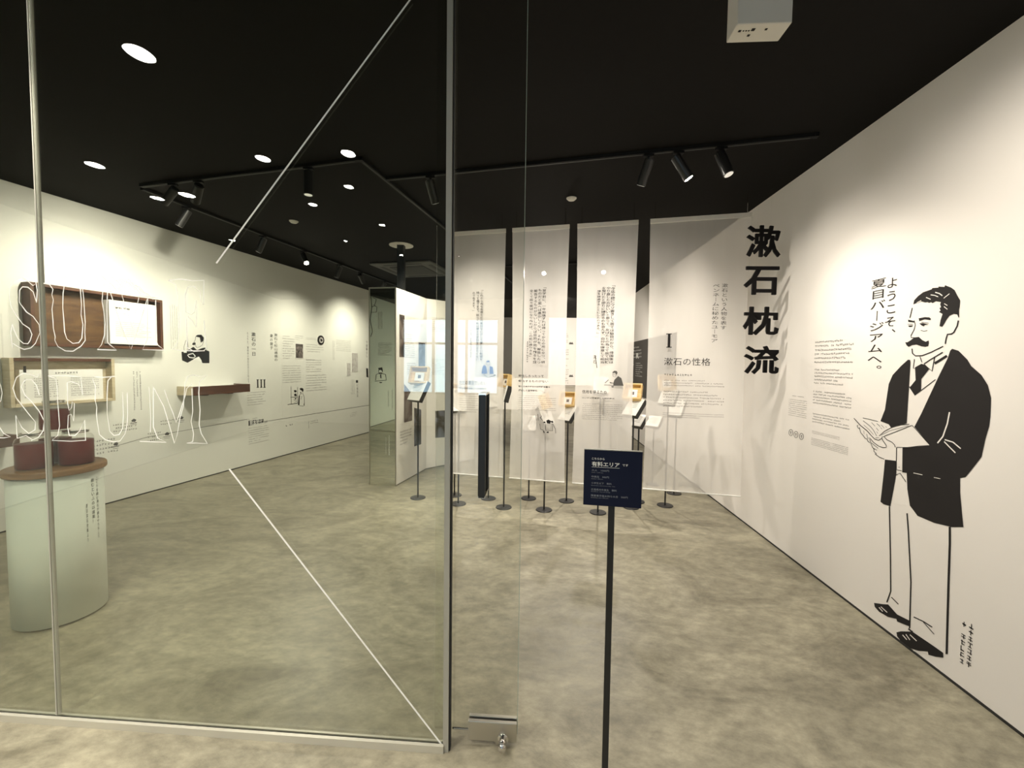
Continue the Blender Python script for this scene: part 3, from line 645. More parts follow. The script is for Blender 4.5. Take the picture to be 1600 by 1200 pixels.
# ------------------------------------------------------------------ hanging banners
BT, BB = 2.90, None
BB = BN.uv(900, 756)[1]
def banner(label, x0, x1, tilt=0):
    u0 = BN.uv(x0, 560)[0]; u1 = BN.uv(x1, 560)[0]
    top = BN.uv((x0+x1)/2, 0)[1]
    zt = BN.uv(900, 350)[1]
    root = thing('hanging_banner', label, 'banner', BN.pt((u0+u1)/2, 0, 0), group='sheer white banners')
    nu, nv = 26, 30; ph = random.random()*6; W_ = u1-u0
    me = MB(); vs = []
    for jx in range(nv+1):
        for ix in range(nu+1):
            f = ix/nu; g = jx/nv
            z = BB+.012+(zt-.03-BB)*g
            amp = .010*(1-g)**.6+.0025
            d = math.sin(f*9+ph+g*1.2)*amp+math.sin(f*21+ph*2)*amp*.35
            sh = .012*math.sin(g*math.pi)*(1 if f > .5 else -1)*(abs(f-.5)*2)
            vs.append(BN.pt(u0+W_*f-sh, z, d))
    fs = [(j*(nu+1)+q, j*(nu+1)+q+1, (j+1)*(nu+1)+q+1, (j+1)*(nu+1)+q) for j in range(nv) for q in range(nu)]
    me.add(vs, fs); local(root, me).build('fabric', M['sheer'], root, True)
    mb = MB(); pbox(mb, BN, u0, u1, zt-.04, zt-.0, -.006, .006); local(root, mb).build('top_rail', M['hem'], root)
    mb = MB(); mb.tube(BN.pt(u0, BB+.006), BN.pt(u1, BB+.006), .0065, 8); local(root, mb).build('bottom_rod', M['white'], root)
    for q in (u0+.04, u1-.04):
        mb = MB(); mb.tube(BN.pt(q, zt+.001), BN.pt(q, H-.001), .004, 6); mb.tube(BN.pt(q, zt+.0), BN.pt(q, zt+.012), .008, 8); local(root, mb).build('hook', M['chrome'], root)
    return root
b1 = banner('leftmost sheer banner, printed with a person in a blue jacket', 703, 788)
b2 = banner('second sheer banner from the left, a small cartoon near its foot', 798, 886)
b3 = banner('third sheer banner, printed with a person writing at a desk', 898, 992)
b4 = banner('wide right sheer banner headed with a roman numeral one', 1010, 1166)
OFF = .022
def bi(): return Ink(BN, OFF)
i = bi()
i.cols(['「これから先も矢張ただの夏目なにがしで暮したい希望を', '持って居ります。従って私は博士の学位を頂きたくない', 'のであります。」'], 755.5, 6, 3.8, 0, [(454, 563), (456, 563), (457, 486)], .012)
i.body((735.5, 515), (738, 562), 1, vertical=True, fill=.9)
i.text('ただの夏目でいたい', (719, 594.5), (761, 602), .012); i.text('博士号を辞退した作家時代', (719, 605), (761, 609), .02); i.body((719, 613), (761, 646), 9, fill=.36)
i.build('lettering', M['ink'], b1)
k = (700, 520, 6)
i = bi(); i.poly([(320, 380), (330, 320), (345, 300), (365, 315), (375, 380), (345, 385)], k); i.poly([(395, 310), (425, 320), (432, 385), (395, 385)], k); i.poly([(362, 268), (385, 258), (398, 268), (395, 275), (370, 278)], k); i.build('figure', M['blue_jacket'], b1)
i = bi(); i.stroke([(340, 390), (380, 420), (430, 405), (445, 390)], .6, k); i.stroke([(368, 278), (368, 300), (385, 310), (398, 295), (398, 275)], .5, k); i.stroke([(440, 395), (452, 400)], 1.5, k); i.stroke([(380, 315), (385, 370)], .5, k); i.build('figure', M['ink'], b1)
i = bi()
i.cols(['「留学前に、一年勉強すれば帰ってからの用に立つ、研', 'ものだと思へば愚かしくない。それを、報告したつ', '報告するものがないしからば目的が他を顧るを経', '全くて段々面倒になりぬれば、この処に帰りきる」'], 852.5, 6.6, 3.9, 0, [(450, 568), (452, 568), (453, 568), (453, 557)], .014)
i.body((823.5, 533), (826, 567), 1, vertical=True, fill=.9)
i.text('報告しろったって', (811, 585), (850, 590), .012); i.text('報告するものがない', (811, 593), (857, 598), .012); i.text('国と日本政府初の研究報告書を', (811, 602), (860, 606), .02); i.text('提出した留学時代', (811, 608), (840, 612), .02)
i.body((811, 616), (869, 643), 8, fill=.38); i.build('lettering', M['ink'], b2)
i = bi(); k = (700, 520, 6)
i.poly([(925, 820), (945, 810), (970, 825), (960, 850), (930, 845)], k); i.poly([(965, 825), (985, 822), (992, 838), (975, 842)], k); i.poly([(890, 835), (915, 828), (918, 848)], k)
for p in ([(915, 850), (920, 910), (985, 915), (980, 850)], [(985, 850), (1010, 900), (1012, 940)], [(865, 850), (870, 900), (900, 910)], [(845, 760), (850, 820)], [(830, 770), (832, 820)], [(865, 790), (890, 820)], [(870, 800), (880, 775)]): i.stroke(p, .7, k)
i.poly([(895, 915), (905, 915), (910, 938), (900, 935)], k); i.poly([(928, 925), (945, 920), (948, 936), (930, 936)], k); i.build('figure', M['ink'], b2)
i = bi()
i.cols(['「今迄の様にウソ書きして居ては駄目だから、帰国後は', 'やり直した方がいいと思って、友ばたとの為って居て試験', 'を受けたと図りに纏めるのも済んず、自分も得意して相当', '績を継過することにしたのである。」'], 959, 7, 4.1, 0, [(447, 568), (449, 568), (449, 568), (454, 521)], .014)
i.stroke([(930, 555), (933, 575)], 1); i.text('\n'.join('漱石'), (927, 555), (932, 568))
i.text('信用を得るため', (910, 609), (948, 615.5), .012); i.text('ロンドンで留学した研究時代', (910, 620), (960, 624), .02); i.body((910, 629), (972, 658), 9, fill=.4)
i.build('lettering', M['ink'], b3)
k = (860, 520, 6)
i = bi(); i.poly([(555, 460), (590, 470), (600, 440), (635, 405), (665, 425), (685, 495), (590, 495), (590, 475), (560, 472)], k); i.poly([(580, 370), (600, 355), (622, 358), (630, 375), (620, 395), (605, 375), (585, 378)], k); i.stroke([(512, 470), (545, 440)], 1, k); i.stroke([(505, 488), (590, 492)], .8, k); i.poly([(570, 500), (595, 500), (590, 512), (575, 510)], k); i.stroke([(585, 380), (588, 410), (610, 415)], .5, k); i.build('figure', M['ink_soft'], b3)
i = bi()
i.text('\n'.join('漱石という人物を表す'), (1127, 444), (1134, 515), .0); i.text('\n'.join('ペンネームに秘めたユーモア'), (1113, 445), (1120.5, 535), .0)
for x in (1043.2,): i.rectpx(x, 522, x+3.4, 543); i.rectpx(x-2.6, 521.5, x+6, 522.8); i.rectpx(x-2.6, 542, x+6, 543.3)
i.text('漱石の性格', (1037.5, 559), (1109, 571.5), .0); i.body((1037, 583), (1081, 588), 1, fill=.8); i.body((1037, 592), (1131, 606), 3, fill=.45); i.body((1036, 609), (1130, 639), 6, fill=.45); i.body((1035, 643), (1130, 656), 3, fill=.45)
i.build('lettering', M['ink'], b4)

# ------------------------------------------------------------------ big solid characters on nylon lines
LP = Plane((0, 3.42), (math.cos(.03), -math.sin(.03)))
cu0 = LP.uv(1192, 400)[0]
for ch, (x0, y0, x1, y1), lb in (('漱', (1167, 352, 1219, 402), 'first, topmost'), ('石', (1163, 416, 1216, 461), 'second'), ('枕', (1162, 479, 1216, 524), 'third'), ('流', (1163, 540, 1216, 585), 'fourth, lowest')):
    vs0, fs0 = glyphs(ch, .012); vs = []; fs = []
    for dx, dy in ((-.013, 0), (.013, 0), (0, -.008), (0, .008)):
        b = len(vs); vs += [(x+dx, y+dy) for x, y in vs0]; fs += [tuple(b+t for t in f) for f in fs0]
    u0, v0 = LP.uv(x0, y0); u1, v1 = LP.uv(x1, y1)
    xa = min(v[0] for v in vs); xb = max(v[0] for v in vs); ya = min(v[1] for v in vs); yb = max(v[1] for v in vs)
    root = thing('solid_character', f'{lb} of four thick black characters of the title hanging by the right wall', 'sign lettering', LP.pt((u0+u1)/2, v1, 0), group='thick black title characters')
    pts = [(u0+(u1-u0)*(x-xa)/(xb-xa), v1+(v0-v1)*(y-ya)/(yb-ya)) for x, y in vs]
    T = .010; n = len(pts); V = [LP.pt(u, v, T/2) for u, v in pts]+[LP.pt(u, v, -T/2) for u, v in pts]
    F = [tuple(f) for f in fs]+[tuple(n+q for q in reversed(f)) for f in fs]
    cnt = {}
    for f in fs:
        for a_, b_ in zip(f, f[1:]+f[:1]): cnt[(a_, b_)] = 1
    for (a_, b_) in cnt:
        if (b_, a_) not in cnt: F.append((a_, b_, n+b_, n+a_)[::-1])
    mb = MB(); mb.add(V, F); local(root, mb).build('character', M['ink'], root)
ln = thing('hanging_line', 'pair of thin clear lines carrying the four thick characters', 'line', LP.pt(cu0, 1.4, 0))
for du in (-.05, .05):
    mb = MB(); mb.tube(LP.pt(cu0+du, LP.uv(1192, 583)[1], 0), LP.pt(cu0+du, H-.001, 0), .0004, 6); local(ln, mb).build('line', M['jar_glass'], ln)

# ------------------------------------------------------------------ slim stands with tilted captions and boxes
def stand(px, py, headpx, yaw, tilt, label, kind, size=(.15, .19)):
    p = floor_at(px, py); root = thing('display_stand', label, 'display stand', (p.x, p.y, 0), 0, 'slim black display stands behind the banners')
    z = 1.5-(headpx-568)/FPX*p.y
    mb = MB(); mb.lathe([(.001, 0), (.082, 0), (.084, .004), (.080, .009), (.001, .010)], 32); mb.build('base', M['black'], root)
    mb = MB(); mb.tube((0, 0, .009), (0, 0, z-.03), .0085, 10); mb.build('pole', M['black'], root)
    R = Matrix.Rotation(yaw, 3, 'Z') @ Matrix.Rotation(-tilt, 3, 'X')        # front faces -y, leaning back
    w, h = size; c = Vector((0, 0, z+h*.38)); 
    def part(name, m, cc, sz):
        mb = MB(); mb.box(c+R @ Vector(cc), sz, R); o = mb.build(name, m, root); bevel(o, .0015, 1); return o
    if kind in ('card', 'both', 'slab'):
        part('backing', M['black'], (0, .016, 0), (w, .05 if kind != 'slab' else .04, h)); f = part('caption_card', M['white'], (0, -.0125, 0), (w-.002, .006, h-.002))
        mb = MB()
        for q in range(5): mb.box(c+R @ Vector((-.01, -.0162, h*.28-q*.018)), (w*.62, .0006, .003), R)
        mb.build('lettering', M['ink_soft'], root)
    if kind in ('both', 'box'):
        dz = h*.55 if kind == 'both' else 0; bw, bh, bd = w*1.05, h*.8, .07
        R2 = Matrix.Rotation(yaw+.5, 3, 'Z') @ Matrix.Rotation(-tilt*.7, 3, 'X') if kind == 'both' else R
        cc = c+Vector((0, .055, dz+.035)) if kind == 'both' else c
        bx = bpy.data.objects.new('wooden_box', None)
        def bp(name, m, o_, sz):
            mb = MB(); mb.box(cc+R2 @ Vector(o_), sz, R2); return mb.build(name, m, root)
        mb = MB(); t = .012
        for o_, sz in (((-bw/2+t/2, 0, 0), (t, bd, bh)), ((bw/2-t/2, 0, 0), (t, bd, bh)), ((0, 0, bh/2-t/2), (bw-2*t, bd, t)), ((0, 0, -bh/2+t/2), (bw-2*t, bd, t)), ((0, bd/2-t/2, 0), (bw-2*t, t, bh-2*t))): mb.box(cc+R2 @ Vector(o_), sz, R2)
        mb.build('wooden_box', M['wood_gold'], root)
        bp('specimen', M['white'], (0, .01, -.01), (bw*.5, .008, bh*.5)); bp('specimen_mark', M['photo_b'], (0, .0055, -.01), (bw*.16, .0008, bh*.2))
        mb = MB(); mb.tube((0, 0, z-.03), cc+R2 @ Vector((0, bd/2+.004, -bh*.2)), .007, 8); mb.build('bracket', M['black'], root)
    else:
        mb = MB(); mb.tube((0, 0, z-.03), c+R @ Vector((0, .045, -h*.2)), .007, 8); mb.build('bracket', M['black'], root)
D = math.radians
stand(653, 778, 626, D(-38), D(30), 'stand left of the steel post with a tilted box, by the mirrored partition', 'both', (.20, .24))
stand(710, 774, 642, D(-30), D(35), 'rear stand of the pair just right of the steel post', 'both')
stand(716, 787.5, 643, D(15), D(35), 'front stand of the pair just right of the steel post', 'card')
stand(763, 779, 636, D(35), D(35), 'stand behind the black door handle', 'card')
stand(787, 793, 625, D(-75), D(15), 'stand in the gap left of the second banner', 'both', (.14, .17))
stand(826, 779, 672, D(-10), D(40), 'low stand at the left inside the second banner', 'card')
stand(850, 797, 660, D(40), D(30), 'front stand under the middle of the second banner', 'both')
stand(885, 783, 656, D(-52), D(40), 'stand in the gap between second and third banner', 'both', (.17, .20))
stand(934, 801, 612, D(-10), D(35), 'front stand left behind the navy price sign', 'card')
stand(986, 793, 647, D(-55), D(42), 'stand right behind the navy price sign, carrying a wooden box', 'both', (.18, .22))
stand(995, 784, 664, D(-55), D(42), 'lower stand close beside the box stand right of the price sign', 'card', (.13, .16))
stand(1019, 757, 664, D(-45), D(42), 'rear low stand behind the left half of the wide banner', 'card', (.17, .16))
stand(1039, 790, 628, D(-42), D(40), 'front stand under the left half of the wide banner', 'both', (.17, .20))
stand(1053, 771, 646, D(-42), D(40), 'stand behind the wide banner with a card, farthest right', 'card', (.16, .22))

# ------------------------------------------------------------------ glass front
TH = .010; U = lambda x, y: GL.uv(x, y)[0]
uj = U(68, 560); up = U(698, 560); uL = GL.uv(-900, 560)[0]
uL = (uv_cross(WL, GL)-GL.o).dot(GL.u)+.004
g1 = thing('window_1', None, None, GL.pt(0, 0, 0), kind='structure'); mb = MB(); pbox(mb, GL, uL, uj-.003, .03, H-.001, -TH/2, TH/2); local(g1, mb).build('pane', M['glass'], g1)
g2 = thing('window_2', None, None, GL.pt(0, 0, 0), kind='structure'); mb = MB(); pbox(mb, GL, uj+.003, up-.004, .03, H-.001, -TH/2, TH/2); local(g2, mb).build('pane', M['glass'], g2)
t1 = MB(); pbox(t1, GL, uj-.0027, uj+.0027, .0305, H-.002, -.0055, .0065); t1.tube(GL.pt(uj, .031, -.004), GL.pt(uj, H-.003, -.004), .0085, 12); tag(t1.build('trim_1', M['post']), kind='structure')
# floor channel, two pale edges and a dark groove
t2 = MB(); pbox(t2, GL, uL, up, .0, .029, .009, .022); tag(t2.build('trim_2', M['alu']), kind='structure')
t3 = MB(); pbox(t3, GL, uL, up, .0, .016, -.022, -.014); tag(t3.build('trim_3', M['alu']), kind='structure')
t4 = MB(); pbox(t4, GL, uL, up, .0, .012, -.0119, .0089); tag(t4.build('trim_4', M['dark']), kind='structure')
# upright post closing the fixed glass
t5 = MB(); pbox(t5, GL, up-.003, up+.0175, 0, H-.001, -.022, .014); tag(t5.build('trim_5', M['post']), kind='structure')
t5 = MB(); pbox(t5, GL, up+.018, up+.023, 0, H-.001, -.016, .006); tag(t5.build('trim_6', M['dark']), kind='structure')
# sliding leaf behind
DG = GL.shift(-.045); ud1 = DG.uv(816, 600)[0]; ud0 = DG.uv(560, 600)[0]
dz0 = .05
dr = thing('door_1', None, None, DG.pt(ud1, 0, 0), kind='structure')
mb = MB(); pbox(mb, DG, up-.05, ud1, .045, H-.03, -TH/2, TH/2); local(dr, mb).build('pane', M['door_glass'], dr)
mb = MB(); pbox(mb, DG, ud1-.0005, ud1+.0015, .045, H-.03, -TH/2, TH/2); local(dr, mb).build('edge', mat('glass_edge', (.35, .42, .36), .2), dr)
# lock plate with thumb turn (front face towards the viewer)
FD = DG.shift(.012)
a0, b0 = FD.uv(732, 1124); a1, b1_ = FD.uv(807, 1165); b1_ = .021
lk = MB(); pbox(lk, DG, a0, a1, b1_, b0, .0055, .020); pbox(lk, DG, a0, a1, b1_, b0, -.020, -.0055)
o = local(dr, lk).build('lock_plate', M['steel'], dr); bevel(o, .0015, 2)
kn = MB(); kc = FD.hit(786, 1151); kc = DG.pt((kc-DG.o).dot(DG.u), kc.z, .021)
kn.tube(kc, kc+DG.n*.004, .021, 28); kn.tube(kc+DG.n*.004, kc+DG.n*.030, .013, 20, r2=.011); kn.tube(kc+DG.n*.030, kc+DG.n*.048, .0155, 24, r2=.014)
local(dr, kn).build('thumb_turn', M['chrome'], dr, True)
kn = MB(); kn.tube(DG.pt((a0+a1)/2+.02, .001, 0), DG.pt((a0+a1)/2+.02, .027, 0), .014, 16); local(dr, kn).build('pivot', M['steel'], dr)
kn = MB(); kn.tube(DG.pt(up+.024, .055, .008), DG.pt(a0-.001, .055, .008), .004, 8); local(dr, kn).build('lock_bar', M['chrome'], dr)
# pull handles, one on each face
hp = DG.shift(.05); hu, hz1 = hp.uv(754, 616); _, hz0 = hp.uv(750, 778)
for sgn, off, w in ((1, .052, .0135), (-1, -.052, .0135)):
    mb = MB(); pbox(mb, DG, hu-w, hu+w, hz0, hz1, off-.0055, off+.0055)
    o = local(dr, mb).build('pull_handle', M['black'], dr); bevel(o, .002, 2)
mb = MB()
for z in (hz0+.004, hz1-.001):
    pbox(mb, DG, hu-w, hu+w, z-.003, z+.004, .0055, .0575); pbox(mb, DG, hu-w, hu+w, z-.003, z+.004, -.0575, -.0055)
local(dr, mb).build('handle_bracket', M['chrome'], dr)
# hand-drawn outlined letters on the glass
def lets(parent, groups, w, off=.0065):
    for g, (k, strokes) in enumerate(groups):
        i = Ink(GL, off)
        for s_ in strokes: i.stroke(s_, w, k, jit=.35)
        i.build('outline_letter', M['letter_white'], parent)
K1 = (0, 420, 8.57); K2 = (0, 400, 5.333); K3 = (200, 400, 5.333); K4 = (0, 560, 6.667); K5 = (150, 560, 7.5)
sS = [[(515, 455), (470, 310), (400, 250), (330, 245), (290, 290), (285, 450), (380, 580), (470, 640), (550, 750), (560, 860), (500, 1000), (440, 1060), (350, 1080), (280, 1050), (200, 1000)], [(490, 215), (470, 230), (410, 180), (320, 122), (230, 160), (165, 240), (150, 380), (180, 520), (240, 620), (330, 740), (420, 800), (455, 880), (430, 960), (400, 1005), (340, 1000), (270, 940), (215, 820), (195, 740)], [(195, 740), (170, 850), (195, 1060)], [(515, 455), (525, 290), (505, 180)]]
sU = [[(610, 200), (690, 215), (735, 280), (720, 350), (740, 420), (722, 540), (735, 700), (740, 800), (765, 910), (760, 960), (800, 1040), (900, 1100), (1000, 1105), (1110, 1035), (1165, 960), (1160, 850), (1165, 720), (1145, 400), (1130, 270)], [(885, 230), (870, 330), (865, 520), (880, 700), (890, 850), (920, 940), (1000, 1000), (1080, 990), (1120, 930), (1135, 750), (1110, 620), (1115, 480), (1100, 270)]]
sM = [[(870, 300), (865, 380), (880, 470), (890, 560), (885, 660), (860, 740), (825, 780), (985, 785), (930, 740), (910, 720), (905, 420), (910, 300)], [(935, 310), (1030, 600), (1105, 780), (1180, 560), (1240, 360)], [(1030, 330), (1115, 600), (1170, 350)], [(1245, 355), (1240, 700), (1200, 780), (1380, 785), (1330, 745), (1310, 700), (1310, 370)], [(850, 295), (945, 300)], [(1170, 335), (1330, 350)]]
sE = [[(350, 205), (450, 195), (560, 210), (645, 205), (642, 300), (640, 410), (620, 380), (610, 300), (560, 255), (510, 260), (490, 330), (495, 470), (540, 490), (570, 470), (580, 370), (585, 480), (578, 595), (545, 540), (510, 505), (500, 530), (505, 700), (500, 760), (560, 795), (640, 790), (665, 770), (655, 680), (645, 540)], [(350, 205), (410, 240), (430, 330), (430, 430), (440, 560), (430, 700), (410, 750), (380, 775), (460, 790), (650, 790)]]
s2S = [[(430, 380), (400, 280), (350, 220), (280, 225), (240, 290), (280, 380), (350, 450), (430, 550), (480, 650), (470, 750), (420, 820), (360, 845), (290, 800), (200, 830)], [(430, 160), (410, 195), (330, 165), (260, 155), (190, 200), (155, 310), (190, 410), (260, 500), (330, 590), (390, 660), (385, 740), (320, 780), (250, 720), (185, 590), (200, 830)]]
s2E = [[(520, 180), (600, 210), (615, 300), (620, 450), (630, 560), (640, 700), (620, 800), (560, 850), (760, 860), (910, 850), (900, 640), (850, 750), (800, 800), (740, 800), (725, 720), (730, 590), (760, 580), (785, 650), (795, 470), (770, 450), (765, 510), (740, 540), (725, 480), (720, 250), (760, 240), (840, 270), (880, 380), (860, 190), (700, 180), (520, 180)]]
s2U = [[(10, 490), (30, 570), (25, 640), (35, 740), (60, 890), (130, 950), (220, 975), (300, 965), (360, 880), (385, 760), (390, 640), (385, 400)], [(200, 215), (160, 260), (150, 420), (150, 640), (180, 850), (230, 900), (290, 890), (330, 820), (340, 670), (330, 400)], [(0, 215), (100, 222), (240, 210)], [(10, 490), (15, 330), (-20, 240)]]
s2M = [[(640, 330), (660, 700), (655, 860)], [(690, 330), (690, 800), (740, 930), (840, 980), (700, 975), (530, 968)], [(820, 370), (870, 520), (920, 640), (955, 750), (990, 660), (1060, 440), (1080, 350), (1140, 300)], [(700, 350), (810, 560), (870, 760), (935, 990), (970, 880), (1000, 700), (1040, 560), (1060, 300), (1090, 210), (1150, 195), (1230, 210), (1310, 200), (1230, 270), (1220, 400), (1235, 600), (1225, 780), (1250, 880), (1320, 995), (1200, 988), (1080, 990), (1150, 970), (1160, 880), (1130, 740), (1150, 620), (1140, 350)]]
s2x = [[(-60, 150), (0, 210), (30, 290), (45, 360), (30, 440), (0, 470), (-40, 490)], [(-30, 650), (20, 720), (60, 780), (130, 815), (60, 825), (-30, 822)]]
lets(g1, [(K1, sS), (K4, [s_ for s_ in s2S]), (K4, s2x)], 1.3)
lets(g2, [(K1, sU), (K2, sM), (K3, sE), (K4, s2E), (K5, s2U), (K5, s2M)], 1.3)
i = Ink(GL, .0065); i.stroke([(643, 0), (492, 205), (340, 412)], 2.6); i.stroke([(360, 732), (525, 946), (690, 1160)], 2.6); i.build('diagonal_line', M['letter_white'], g2)
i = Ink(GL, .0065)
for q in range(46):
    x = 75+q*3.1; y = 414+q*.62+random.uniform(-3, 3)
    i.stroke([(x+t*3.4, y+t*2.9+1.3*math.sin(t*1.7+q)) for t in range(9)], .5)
i.build('painted_glint', M['letter_white'], g2)  # wavy glitter of the letters, painted as white strokes on the glass

# ------------------------------------------------------------------ navy price sign
sc = Plane((0, 1.30), (math.cos(.17), -math.sin(.17)))
cc = sc.hit(957, 748); zt = sc.uv(957, 704)[1]; zb = sc.uv(957, 791)[1]; w = abs(sc.uv(1003, 750)[0]-sc.uv(912, 750)[0])
sg = thing('sign_stand', 'navy price sign on a thin black pole in front of the glass door', 'sign', (cc.x, cc.y, 0), -.17)
mb = MB(); mb.lathe([(.001, 0), (.13, 0), (.132, .004), (.128, .010), (.001, .011)], 40); mb.build('base', M['black'], sg)
mb = MB(); mb.box((0, .012, (zb+zt)/2/2+.1), (.018, .010, (zb+zt)/2-.02-.011)); 
mb = MB(); mb.box((0, .014, (.011+zt-.05)/2), (.019, .010, zt-.05-.011)); mb.build('pole', M['black'], sg)
mb = MB(); mb.box((0, 0, (zt+zb)/2), (w, .008, zt-zb)); o = mb.build('board', M['navy'], sg); bevel(o, .001, 1)
mb = MB(); mb.box((0, .0005, zt+.0012), (w, .009, .0022)); mb.build('top_edge', M['post'], sg)
hw = w/2; hh = zt-zb
class LPl:   # sign-local plane
    pass
def stext(rows, m):
    V = []; F = []
    for st, x, y, hgt, wid, bold in rows:   # fractions of the board: x from left, y from top
        vs, fs = glyphs(st, bold); xa = min(v[0] for v in vs); xb = max(v[0] for v in vs); ya = min(v[1] for v in vs); yb = max(v[1] for v in vs); b = len(V)
        for p, q in vs: V.append((-hw+w*(x+wid*(p-xa)/(xb-xa)), -.0046, zt-hh*(y+hgt*(yb-q)/(yb-ya))))
        F += [tuple(b+t for t in f) for f in fs]
    me = bpy.data.meshes.new('lettering'); me.from_pydata(V, [], F); return link('lettering', me, m, sg)
stext([('こちらから', .135, .135, .038, .22, .012), ('有料エリア', .135, .205, .085, .48, .02), ('です', .66, .225, .042, .10, .012)], M['letter_white'])
stext([('大人　1000円', .135, .345, .036, .30, .0), ('中高生　500円', .135, .46, .036, .30, .0), ('小学生以下　無料', .135, .575, .036, .35, .0), ('広島県内中高生　無料', .135, .69, .038, .44, .0), ('障害者手帳お持ちの方　500円', .135, .80, .038, .63, .0),
       ('Adult  1,000 yen', .135, .395, .018, .2, 0), ('Student  500 yen', .135, .51, .018, .2, 0), ('Elementary school and under  free', .135, .63, .018, .41, 0), ('Residents  free of charge', .135, .74, .018, .33, 0), ('Disability card  500 yen', .135, .85, .018, .3, 0)], M['ink_light'] if 'ink_light' in M else mat('faint_print', (.30, .32, .36), .7))
mb = MB(); mb.box((-hw+w*.375, -.0045, zt-hh*.305), (w*.48, .0008, .0008)); mb.build('underline', M['letter_white'], sg)

# ------------------------------------------------------------------ ceiling fittings
def track(name, label, a, b):
    r = thing(name, label, 'lighting track', (a+b)/2, group=None)
    d = (b-a); ang = math.atan2(d.y, d.x); R = Matrix.Rotation(ang, 3, 'Z'); mb = MB()
    mb.box((0, 0, -.012), (d.length, .034, .022), R); mb.build('rail', M['track'], r)
    mb = MB(); mb.box((0, 0, -.0245), (d.length-.04, .010, .002), R); mb.build('slot', M['grille'], r)
    for s_ in (-1, 1):
        mb = MB(); mb.box(R @ Vector((s_*(d.length/2+.012), 0, -.012)), (.022, .037, .024), R); mb.build('end_cap', M['track'], r)
def cz(px, py): p = ceil_at(px, py); p.z = H; return p
tA0, tA1 = cz(224, 288), cz(558, 247); tB0, tB1 = cz(608, 277), cz(1272, 209)
tC0, tC1 = cz(565, 247), cz(800, 440); tD0, tD1 = cz(226, 294), cz(625, 447)
track('lighting_track', 'black ceiling track across the left front, ending by the corner joint', tA0, tA1)
track('lighting_track', 'long black ceiling track across the right front of the room', tB0, tB1)
track('lighting_track', 'black ceiling track running away down the middle of the room', tC0, tC1)
track('lighting_track', 'black ceiling track running along the left wall', tD0, tD1)
def head(on, px, target, label, watts, angle=55, lit=False, L=.17, R_=.034, blend=.7):
    a, b = on; # nearest point on the track at image x
    best = min((abs(proj_x(a.lerp(b, t/400))-px), t) for t in range(401))[1]; p = a.lerp(b, best/400)
    root = thing('track_spotlight', label, 'spotlight', (p.x, p.y, H-.026), group='black track spotlights')
    d = (Vector(target)-Vector((p.x, p.y, H-.12))).normalized()
    mb = MB(); mb.box((0, 0, -.008), (.07, .03, .014)); mb.tube((0, 0, -.015), (0, 0, -.055), .008, 8); mb.build('adapter', M['track'], root)
    top = Vector((0, 0, -.062)); e0 = top-d*.03; e1 = e0+d*L
    mb = MB(); mb.tube(e0, e1, R_, 20); mb.tube(e0-d*.006, e0, R_*.8, 20); mb.build('barrel', M['black'], root)
    mb = MB(); mb.tube(e1+d*.0005, e1+d*.002, R_*.82, 20); mb.build('lens', M['lens'] if lit else M['lens_dim'], root)
    if watts: spot(root.location+e1+d*.012, target, watts, angle, blend, .028)
def proj_x(p):
    d = p-CAM; return 800+FPX*d.dot(RT)/d.dot(FW)
A_, B_, C_, D_ = (tA0, tA1), (tB0, tB1), (tC0, tC1), (tD0, tD1)
wrp = lambda x, y: WR.hit(x, y); wlp = lambda x, y: WL.hit(x, y)
head(B_, 1013, BN.pt(BN.uv(880, 640)[0], 1.0, 0), 'track spotlight on the right front track, left of the glaring one', 62, 98, blend=1)
head(B_, 1060, wrp(1290, 640), 'glaring track spotlight on the right front track turned to the right wall', 19, 108, True, blend=1)
head(B_, 1128, wrp(1430, 960), 'track spotlight nearest the right wall, pointing down', 24, 100, blend=1)
head(B_, 672, BN.pt(BN.uv(760, 560)[0], 1.2, 0), 'track spotlight just left of the steel post', 60, 100, blend=1)
head(A_, 270, wlp(110, 500), 'leftmost spotlight where the two tracks meet', 36, 110, True, blend=1)
head(A_, 310, wlp(250, 560), 'second spotlight on the left front track', 40, 110, True, blend=1)
head(A_, 482, floor_at(480, 860), 'hanging spotlight in the middle of the left front track', 35, 80)
head(D_, 291, wlp(100, 640), 'nearest spotlight of the track along the left wall', 24, 130, blend=1)
head(D_, 411, wlp(300, 640), 'second spotlight of the track along the left wall', 26, 120, blend=1)
head(D_, 474, floor_at(640, 800), 'glaring spotlight in the middle of the left wall track', 40, 80, True)
head(D_, 531, wlp(455, 620), 'fourth spotlight of the track along the left wall', 46, 115, blend=1)
head(D_, 563, wlp(560, 560)+Vector((.8, 0, 0)), 'glaring spotlight near the far end of the left wall track', 36, 100, True, blend=1)
head(D_, 600, wlp(540, 560), 'last spotlight of the left wall track, before the black column', 40, 110, blend=1)
